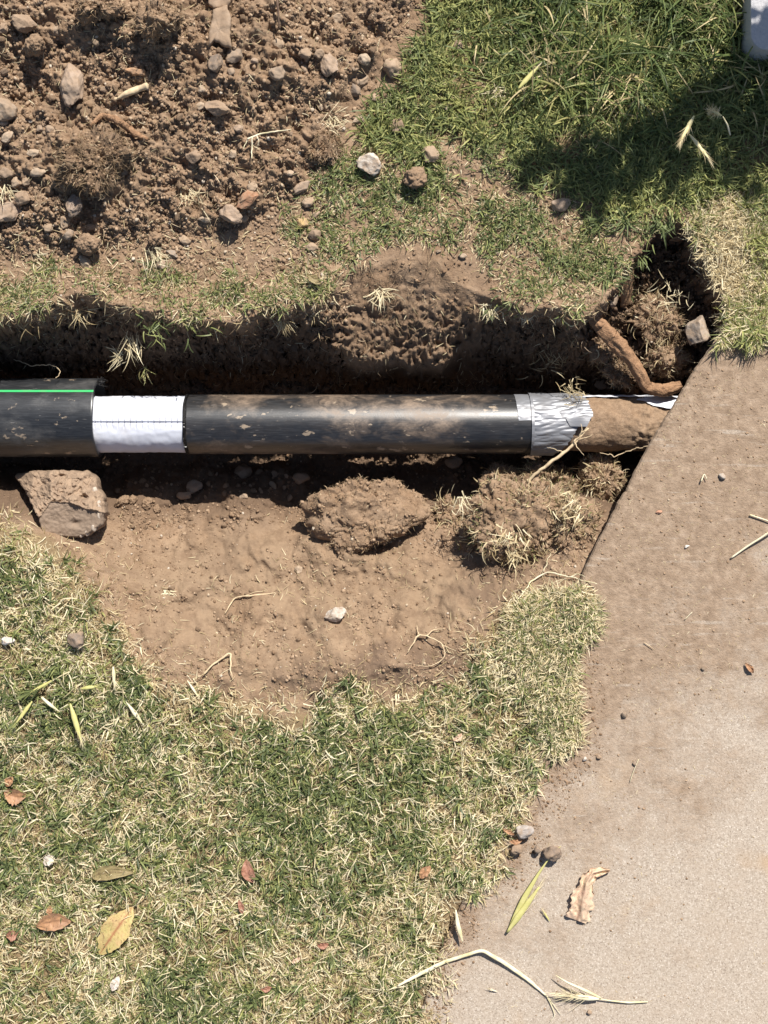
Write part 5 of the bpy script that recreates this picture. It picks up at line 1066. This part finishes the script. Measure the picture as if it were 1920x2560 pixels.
def dA(u, v):
    e = A_edge(u, v); return ss(e / 70 + .42) * np.clip(.75 + .5 * nz(u, v, 22, 63), .15, 1) * offslab(u, v, 60)
lo, hi = (-130, 1090), (1330, 2300)
u, v = sample(13500, lo, hi, gA, 71); u_, v_ = u, v
field('green_grass', u, v, 'green', (.012, .028), (.0017, .0036), (1.1, .35), (.35, .4), 81, 'short green lawn grass on the lower left', (.5, .24), lift=.003, tnoise=.3, segs=2)
u, v = sample(54000, lo, hi, dA, 72)
field('dry_grass', u, v, 'dry', (.009, .024), (.0012, .0029), (1.22, .30), (.2, .6), 82, 'dry straw coloured lawn grass on the lower left', (.60, .24), tnoise=.4, lift=.002, segs=2)
u, v = sample(6000, lo, hi, lambda a, b_: ss(A_edge(a, b_) / 60) * .8 * offslab(a, b_, 60), 73)
field('green_grass', u, v, 'green', (.018, .034), (.0011, .0020), (1.15, .3), (.2, .4), 83, 'longer yellow green blades across the lower left lawn', (.85, .12), lift=.006)
u, v = sample(4500, lo, hi, dA, 173); field('dry_grass', u, v, 'dry', (.014, .034), (.0010, .0022), (1.3, .25), (.1, .6), 183, 'loose pale clippings lying on top of the lower left lawn', (.85, .14), lift=.012)
# clumps: the lawn grows in tufts
def tufts(name, n, lo, hi, dens, mat, per, L, wd, seed, label, tint, lift=.004, lean=(.95, .3)):
    u, v = sample(n, lo, hi, dens, seed); rr_ = RS(seed); k = np.repeat(np.arange(n), per); uu = u[k] + rr_.normal(0, 2.5, len(k)); vv = v[k] + rr_.normal(0, 2.5, len(k)); base = rr_.uniform(0, 2 * pi, n)
    az_all = base[k] + rr_.normal(0, .9, len(k)); field(name, uu, vv, mat, L, wd, lean, (.4, .3), seed + 1, label, tint, lift=lift, azf=lambda a, b_, c: az_all)
tufts('green_grass', 1500, lo, hi, gA, 'green', 7, (.014, .030), (.0020, .0038), 91, 'broad bladed green tufts in the lower left lawn', (.38, .22), lift=.006)
# top right
def eB(u, v): return sdpoly(u + 36 * nz(u, v, 12, 55), v + 36 * nz(u, v, 12, 56), LAWN_B)
def gB(u, v): return ss(eB(u, v) / 34 + .2) * np.clip(.8 + .8 * nz(u, v, 9, 64), .15, 1) * offslab(u, v, 5)
lob, hib = (700, -130), (1800, 520)
u, v = sample(24000, lob, hib, gB, 74)
field('green_grass', u, v, 'green', (.016, .040), (.0017, .0034), (.95, .35), (.5, .4), 84, 'green grass on the upper right', (.70, .24), lift=.003, tnoise=.2)
u, v = sample(11000, lob, hib, lambda a, b_: gB(a, b_) * .9, 75)
field('dry_grass', u, v, 'dry', (.010, .028), (.0010, .0020), (1.25, .3), (.3, .5), 85, 'dry blades under the green grass on the upper right', (.45, .25))
def dT(u, v): return np.clip(ss((u - 1010 + 60 * nz(u, v, 8, 5)) / 160) * ss((355 - v - .12 * (1659 - u) + 60 * nz(u, v, 7, 6)) / 120), 0, 1) * .9 * offslab(u, v) * np.clip(.55 + 1.2 * nz(u, v, 6, 8), .12, 1) * ((u < 1600) | (v > 150))
u, v = sample(4600, (980, -150), (1800, 400), dT, 76)
field('tall_grass', u, v, 'tall', (.03, .08), (.0018, .0038), (.65, .3), (1.3, .5), 86, 'tall tangled grass standing on the upper right', (.58, .27), segs=6, tnoise=.4)
u, v = sample(900, (1150, -200), (1800, 240), dT, 77)
field('tall_grass', u, v, 'tall', (.06, .13), (.0024, .0044), (.55, .25), (1.2, .5), 87, 'long arching blades at the top right', (.62, .28), segs=7, tnoise=.3)
# sparse grass between heap and pit, rim and straw
def dS(u, v): return ss(sdpoly(u + 40 * nz(u, v, 10, 57), v + 40 * nz(u, v, 10, 58), SPARSE) / 50 + .25) * np.clip(.4 + .9 * nz(u, v, 14, 65), .08, 1)
u, v = sample(4600, (580, 260), (1520, 700), dS, 78); field('green_grass', u, v, 'green', (.010, .026), (.0014, .0028), (1.05, .35), (.4, .4), 88, 'thin green grass above the trench', (.5, .22), lift=.002)
u, v = sample(10500, (580, 260), (1520, 700), lambda a, b_: np.clip(dS(a, b_) + .2 * ss(sdpoly(a, b_, SPARSE) / 30), 0, 1), 79); field('dry_grass', u, v, 'dry', (.006, .020), (.0010, .0022), (1.35, .25), (.2, .5), 89, 'dry clippings above the trench', (.52, .25))
def dR(u, v): return ss(sdpoly(u + 30 * nz(u, v, 14, 59), v + 30 * nz(u, v, 14, 60), RIM) / 30 + .3) * np.clip(.4 + 1.3 * nz(u, v, 10, 66), .05, 1)
u, v = sample(1700, (-120, 540), (740, 720), dR, 92); field('green_grass', u, v, 'green', (.010, .026), (.0014, .0026), (1.05, .4), (.5, .4), 93, 'green tufts along the left rim of the trench', (.55, .22), lift=.002)
u, v = sample(4600, (-120, 500), (740, 720), lambda a, b_: np.clip(dR(a, b_) + .1 * ((b_ > 480) & (b_ < 700)), 0, 1), 94); field('dry_grass', u, v, 'dry', (.008, .024), (.0009, .0020), (1.25, .3), (.3, .6), 95, 'dry grass along the left rim of the trench', (.55, .25))
def dW(u, v): return ss(sdpoly(u + 26 * nz(u, v, 16, 67), v + 22 * nz(u, v, 16, 68), STRAW) / 30 + .25)
u, v = sample(9000, (1440, 400), (1850, 790), dW, 96); field('dry_grass', u, v, 'dry', (.012, .034), (.0011, .0023), (1.15, .35), (.3, .5), 97, 'thick pale straw on the right above the pavement', (.72, .18), lift=.002)
u, v = sample(3000, (1440, 400), (1850, 790), lambda a, b_: dW(a, b_) * np.clip(.3 + (a - 1560) / 160 + nz(a, b_, 9, 4), 0, 1), 98); field('green_grass', u, v, 'green', (.018, .04), (.0014, .0026), (.95, .35), (.5, .4), 99, 'green blades mixed in the straw on the right', (.75, .2), lift=.004)
# straw overhanging the pavement corner
rr0 = RS(5); kk = rr0.uniform(1556, 1850, 60); ku = np.repeat(kk, 14); kv = np.repeat(rr0.uniform(690, 746, 60) - 14 * (kk > 1700), 14); u = ku + rr0.normal(0, 5, 840); v = kv + rr0.normal(0, 5, 840)
field('green_grass', u[:500], v[:500], 'green', (.016, .040), (.0014, .0028), (1.05, .35), (.4, .4), 101, 'blades hanging over the pavement corner at the right', (.8, .2), lift=.012, azf=lambda a, b_, c: c.normal(-1.8, .9, len(a)))
field('dry_grass', u[300:], v[300:], 'dry', (.016, .034), (.0012, .0024), (1.15, .35), (.3, .5), 131, 'straw hanging over the pavement corner at the right', (.75, .18), lift=.012, azf=lambda a, b_, c: c.normal(-1.6, 1.0, len(a)))
# turf flap over the pavement left edge
def dF(u, v): return ss(sdpoly(u, v, [(1090, 1320), (1160, 1275), (1250, 1262), (1300, 1300), (1300, 1380), (1250, 1400), (1255, 1520), (1262, 1600), (1200, 1650), (1120, 1500), (1080, 1400)]) / 26 + .2)
u, v = sample(7000, (1060, 1240), (1320, 1680), dF, 102); field('dry_grass', u, v, 'dry', (.012, .030), (.0012, .0026), (1.1, .35), (.3, .5), 103, 'pale turf edge creeping over the pavement', (.78, .16), lift=.006)
u, v = sample(1500, (1060, 1240), (1320, 1680), dF, 104); field('green_grass', u, v, 'green', (.014, .030), (.0016, .0028), (1.1, .35), (.4, .4), 105, 'green blades in the turf edge over the pavement', (.6, .22), lift=.008)
# clippings over bare soil, heap and pavement
def dC(u, v): return (.95 * np.exp(-(np.clip(-A_edge(u, v), 0, 999) / 60) ** 2) * (v > 1140) * (v < 1600) + .45 * np.clip(.3 + 1.3 * nz(u, v, 8, 69), .02, 1) * ((v > 1110) & (v < 1560)) * (sdpoly(u, v, LAWN_A) < 30) + .35 * ss(sdpoly(u, v, HEAP) / 40) + .18 * ((v > 640) & (v < 830))) * offslab(u, v, -4)
u, v = sample(8200, (-120, -120), (1330, 1560), dC, 106); field('straw_clippings', u, v, 'dry', (.005, .020), (.0006, .0015), (1.5, .12), (0, .5), 107, 'straw clippings strewn over heap and bare soil', (.5, .25), lift=.001, cat='clippings')
u, v = sample(1500, (950, 720), (1760, 2300), lambda a, b_: d_slab(a, b_) * .6 + .06 * (sdpoly(a, b_, SLAB) > 4), 108); field('straw_clippings', u, v, 'dry', (.002, .009), (.0004, .0010), (1.5, .1), (0, .3), 109, 'tiny straw clippings scattered over the pavement', (.5, .28), lift=.001, cat='clippings')
# root hairs on trench wall and heap
def dH(u, v): return (((v > 560) & (v < 850)) * (sdpoly(u, v, SLAB) < -5) * np.clip(.5 + nz(u, v, 9, 3), 0, 1) + .5 * ss(sdpoly(u, v, HEAP) / 40) * np.clip(.1 + 1.4 * nz(u, v, 9, 33), 0, 1))
u, v = sample(4200, (-190, -100), (1540, 850), dH, 110); field('root_hairs', u, v, 'root', (.008, .035), (.0004, .0010), (1.1, .5), (.9, 1.0), 111, 'fine root hairs sticking out of the cut soil', (.45, .25), segs=6, tw=3.0, cat='roots')
# wide lawn beyond the picture
def far(n, seed, mat, tint, name, label):
    rr_ = RS(seed); u = rr_.uniform(-2200, 3900, n); v = rr_.uniform(-1900, 4300, n); k = ~((u > -190) & (u < 1850) & (v > -190) & (v < 2330)) & offslab(u, v) & ((v < 560) | (v > 1230) | (u > 1700)) & (sdpoly(u, v, HEAP) < 0); u, v = u[k], v[k]
    field(name, u, v, mat, (.02, .05), (.002, .005), (1.0, .35), (.4, .4), seed + 1, label, tint, segs=2)
far(16000, 120, 'green', (.45, .2), 'green_grass', 'green lawn grass beyond the picture edge'); far(14000, 122, 'dry', (.55, .2), 'dry_grass', 'dry lawn grass beyond the picture edge')

# ------------------------------------------------------------------ single grass tufts worth pointing at
def tuft(u, v, n, mat, L, wd, lean, dirn, spread, label, seed, tint=(.6, .2), z=None, bend=(.6, .4), name='grass_tuft', segs=5, cat='grass tuft', roots=0, jit=.004):
    rr_ = RS(seed); zz = surf1(u, v) + .002 if z is None else z; x, y = W(u, v, zz); P = np.array([x, y, zz]) + rr_.normal(0, jit, (n, 3)) * [1, 1, .3]
    az = rr_.normal(dirn, spread, n); vb, fb, ib = blades(P, az, np.clip(rr_.normal(lean, .3, n), 0, 2.6), rr_.normal(*bend, n), rr_.uniform(*L, n), rr_.uniform(*wd, n), segs, rr_.normal(0, .6, n), twist=rr_.normal(0, .6, n))
    Vv, c = recentre(vb); return obj(name, mk_mesh(name, Vv, fb, tint=np.clip(rr_.normal(*tint, n), 0, 1)[ib]), M[mat], label=label, cat=cat, loc=c)
D = -pi / 2
tuft(285, 735, 26, 'dry', (.03, .055), (.001, .0022), 1.5, D, .8, 'yellow tuft hanging by its roots in front of the shaded trench wall', 1, (.75, .15), z=-.045, bend=(.3, .5), jit=.010)
tuft(262, 768, 20, 'dry', (.02, .035), (.0012, .0024), 1.6, D - 1.1, .6, 'yellow sprig dangling lowest over the trench wall', 2, (.8, .12), z=-.075, bend=(0, .5), jit=.006)
tuft(312, 800, 8, 'tall', (.02, .032), (.0016, .0026), 1.6, D, .45, 'yellow green sprig tip just above the white sleeve', 3, (.93, .05), z=-.085, bend=(0, .6))
tuft(165, 675, 34, 'dry', (.02, .04), (.001, .002), 1.5, D - .2, .9, 'dry tuft at the rim above the green striped outer pipe', 4, (.45, .2), z=-.008, jit=.01)
tuft(45, 680, 40, 'dry', (.015, .035), (.001, .002), 1.5, D, .9, 'reddish dry tuft at the rim near the left edge', 5, (.4, .2), z=-.008, jit=.014)
tuft(430, 672, 50, 'green', (.015, .032), (.0016, .003), 1.3, D, .9, 'green tuft hanging over the rim above the black pipe end', 6, (.6, .2), z=.004, jit=.02)
tuft(340, 690, 50, 'green', (.015, .03), (.0016, .003), 1.35, D, 1.0, 'green tuft over the rim right of the hanging yellow tuft', 7, (.55, .2), z=.0, jit=.02)
tuft(512, 640, 22, 'green', (.02, .034), (.002, .0034), 1.2, D, .35, 'broad green blades fanning down over the rim', 8, (.5, .15), z=.004)
tuft(460, 700, 12, 'dry', (.03, .045), (.0009, .0015), 1.5, D + .7, .4, 'thin dry stalks poking right over the shaded wall', 9, (.5, .2), z=-.02)
tuft(550, 690, 24, 'dry', (.012, .026), (.0012, .002), 1.6, D, .7, 'orange brown dry sprig hanging left of the lit slope', 10, (.35, .15), z=-.02)
tuft(612, 690, 30, 'dry', (.02, .042), (.0009, .0018), 1.7, D, .35, 'narrow dry tuft trailing down the wall left of the lit slope', 11, (.55, .2), z=-.015)
tuft(818, 628, 40, 'dry', (.016, .034), (.0012, .0024), 1.3, D + .6, .9, 'pale yellow tuft on the lit trench slope', 12, (.85, .1), jit=.008)
tuft(1065, 665, 40, 'dry', (.014, .03), (.0014, .0026), 1.4, D + .4, .9, 'cream tuft at the rim right of the lit slope', 13, (.8, .12), z=-.01, jit=.009)
tuft(1060, 672, 16, 'green', (.014, .024), (.0016, .003), 1.3, D - .2, .6, 'green sprig below the cream tuft on the rim', 14, (.5, .15), z=-.012)
tuft(1142, 672, 50, 'dry', (.014, .03), (.0009, .0018), 1.4, D, 1.0, 'bright white tangle of dead blades on the rim above the tape', 15, (.97, .05), z=-.006, jit=.008, bend=(1.4, .6))
tuft(1215, 668, 60, 'dry', (.014, .034), (.0009, .0018), 1.3, D, 1.6, 'yellowish straw tangle on the rim left of the thick root', 16, (.6, .15), z=-.004, jit=.012, bend=(1.4, .8))
tuft(1310, 600, 28, 'green', (.03, .05), (.0018, .0034), 1.15, D, 1.3, 'green creeping runner tuft left of the upright wood slat', 17, (.5, .15), z=.006)
tuft(1350, 480, 26, 'green', (.03, .048), (.0018, .0034), 1.0, D, 1.2, 'dark green runner tuft above the upright wood slat', 18, (.4, .15), z=.008)
tuft(1385, 560, 14, 'green', (.016, .028), (.0016, .0028), 1.2, D, 1.6, 'small green sprout overhanging the pit beside the wood slat', 19, (.5, .15), z=-.0)
tuft(1290, 480, 24, 'green', (.02, .04), (.0018, .0034), 1.1, D, 1.5, 'green tuft left of the dark runner tuft above the pit', 20, (.45, .15), z=.006)
tuft(1430, 480, 46, 'green', (.018, .036), (.0018, .0034), 1.1, D, .9, 'dark green tuft overhanging the top of the pit', 21, (.35, .15), z=.006, jit=.014)
tuft(1632, 520, 40, 'green', (.025, .05), (.0016, .003), .8, D, 1.2, 'bright green tuft in the straw at the right edge', 22, (.9, .1), jit=.008)
tuft(1440, 640, 40, 'dry', (.012, .03), (.0010, .0022), 1.2, 0, 3, 'pale straw scraps on the loose clod in the pit', 23, (.8, .15), z=-.055, jit=.02)
tuft(1190, 790, 40, 'dry', (.012, .036), (.0008, .0018), 1.3, D, 2, 'grey straw wad in the shade above the tape', 24, (.3, .15), z=-.12, jit=.016, bend=(.8, .8))
tuft(1240, 845, 50, 'dry', (.010, .030), (.0008, .0018), 1.3, 0, 3, 'straw scraps lit by the sun on top of the taped pipe', 25, (.5, .2), z=-.076, jit=.012, bend=(.8, .8))
tuft(995, 1075, 16, 'dry', (.02, .042), (.0014, .0026), 1.5, D + .3, .6, 'cream straw fan left of the turf lump', 26, (.85, .1), z=-.045, jit=.006)
tuft(1090, 1165, 60, 'dry', (.014, .034), (.0014, .0026), 1.3, D, .9, 'cream blades along the lower side of the large turf lump', 27, (.58, .2), z=-.03, jit=.018)
tuft(1235, 1100, 50, 'dry', (.014, .034), (.0014, .0028), 1.3, D, 1.0, 'cream blades on the right side of the large turf lump', 28, (.58, .2), z=-.02, jit=.018)
tuft(1120, 1195, 24, 'dry', (.02, .042), (.0014, .003), 1.5, D, .6, 'drooping straw at the foot of the large turf lump', 29, (.6, .15), z=-.05, jit=.008)
tuft(365, 1280, 14, 'dry', (.010, .020), (.0014, .0026), 1.4, D, .8, 'little white husk tuft alone on the smooth bare soil', 30, (.9, .08), jit=.003)
tuft(745, 335, 34, 'green', (.012, .026), (.0014, .0028), 1.0, 0, 3, 'small green tuft at the heap edge left of the white rock', 31, (.6, .2), jit=.008)
tuft(722, 262, 40, 'dry', (.012, .036), (.0008, .0016), 1.3, D + .8, .9, 'bleached sprawling tuft at the heap edge above the small root mat', 32, (.85, .1), jit=.01, bend=(1, .5), z=surf1(722, 262) + .012)
tuft(335, 545, 34, 'dry', (.02, .04), (.0009, .0018), 1.4, D + .7, .5, 'bleached sprawling tuft above the turf rim near the dark flat stone', 33, (.85, .1), jit=.01, z=surf1(335, 545) + .012)
tuft(410, 420, 34, 'dry', (.02, .036), (.0009, .0018), 1.3, D + .6, .8, 'bleached tangle of straw left of the rust red stone', 34, (.8, .12), jit=.012, z=surf1(410, 420) + .012)
tuft(12, 412, 30, 'dry', (.014, .03), (.001, .002), 1.2, D + .5, .8, 'bleached tuft at the left edge above the pinkish boulder', 35, (.85, .1), jit=.008, z=surf1(12, 412) + .012)
tuft(85, 560, 24, 'dry', (.02, .04), (.0012, .0024), 1.4, .3, 1.2, 'crooked bleached straw left of the greenish grey stone', 36, (.85, .1), jit=.012)
tuft(1075, 200, 30, 'dry', (.012, .022), (.001, .002), 1.2, 0, 3, 'whitish dead tuft in the bright green grass', 37, (.85, .1), jit=.006, z=.014)

# ------------------------------------------------------------------ added bush out of view, leaves placed to cast shade on the grass
def added_shrub():
    rr_ = RS(77); SH = [(1105, 392), (1180, 440), (1330, 432), (1480, 405), (1620, 420), (1760, 330), (1800, 60), (1640, 70), (1530, 150), (1400, 265), (1240, 352)]
    u, v = sample(820, (1100, 50), (1800, 450), lambda a, b_: ss(sdpoly(a + 50 * nz(a, b_, 9, 1), b_ + 50 * nz(a, b_, 9, 2), SH) / 60 + .2) * np.clip(.6 + 1.6 * nz(a, b_, 14, 9), .05, 1), 201); n = len(u); h = rr_.uniform(.55, .85, n); k = 1 / math.tan(SUN_EL)
    x, y = W(u, v, 0); P = np.stack([x + h * k * sin(SUN_AZ), y + h * k * cos(SUN_AZ), h], 1); c = P.mean(0); base = np.array([c[0] + .45, c[1] + .35, 0])
    e = empty('added_shrub', tuple(base), 'added leafy bush out of view, shaped to cast shade on the tall grass', 'added_shrub')
    vb, fb, ib = blades(P - base, rr_.uniform(0, 6.28, n), rr_.uniform(.8, 1.8, n), rr_.normal(.3, .3, n), rr_.uniform(.025, .05, n), rr_.uniform(.014, .026, n), 4, rr_.normal(0, .6, n), taper=(.2, .9, 1, .7, 0))
    o = obj('foliage', mk_mesh('added_shrub_foliage', vb, fb, tint=rr_.uniform(.1, .6, n)[ib]), M['tall'], parent=e); o['kind'] = 'stuff'
    parts = [tube(smooth_path([(0, 0, -.02), (-.03, -.02, .35), (-.12, -.08, .62)], 16), [.028, .02, .014], 10, .15, 1)]
    for q in range(14):
        t = P[rr_.randint(n)] - base; parts.append(tube(smooth_path([(-.03, -.02, .35 + .02 * q), t * .5 + [0, 0, .28], t], 12), [.010, .005, .002], 6, .1, q))
    Vv, F = merge(parts); obj('stem', mk_mesh('added_shrub_stem', Vv, F, smooth=True), M['bark'], parent=e)
added_shrub()
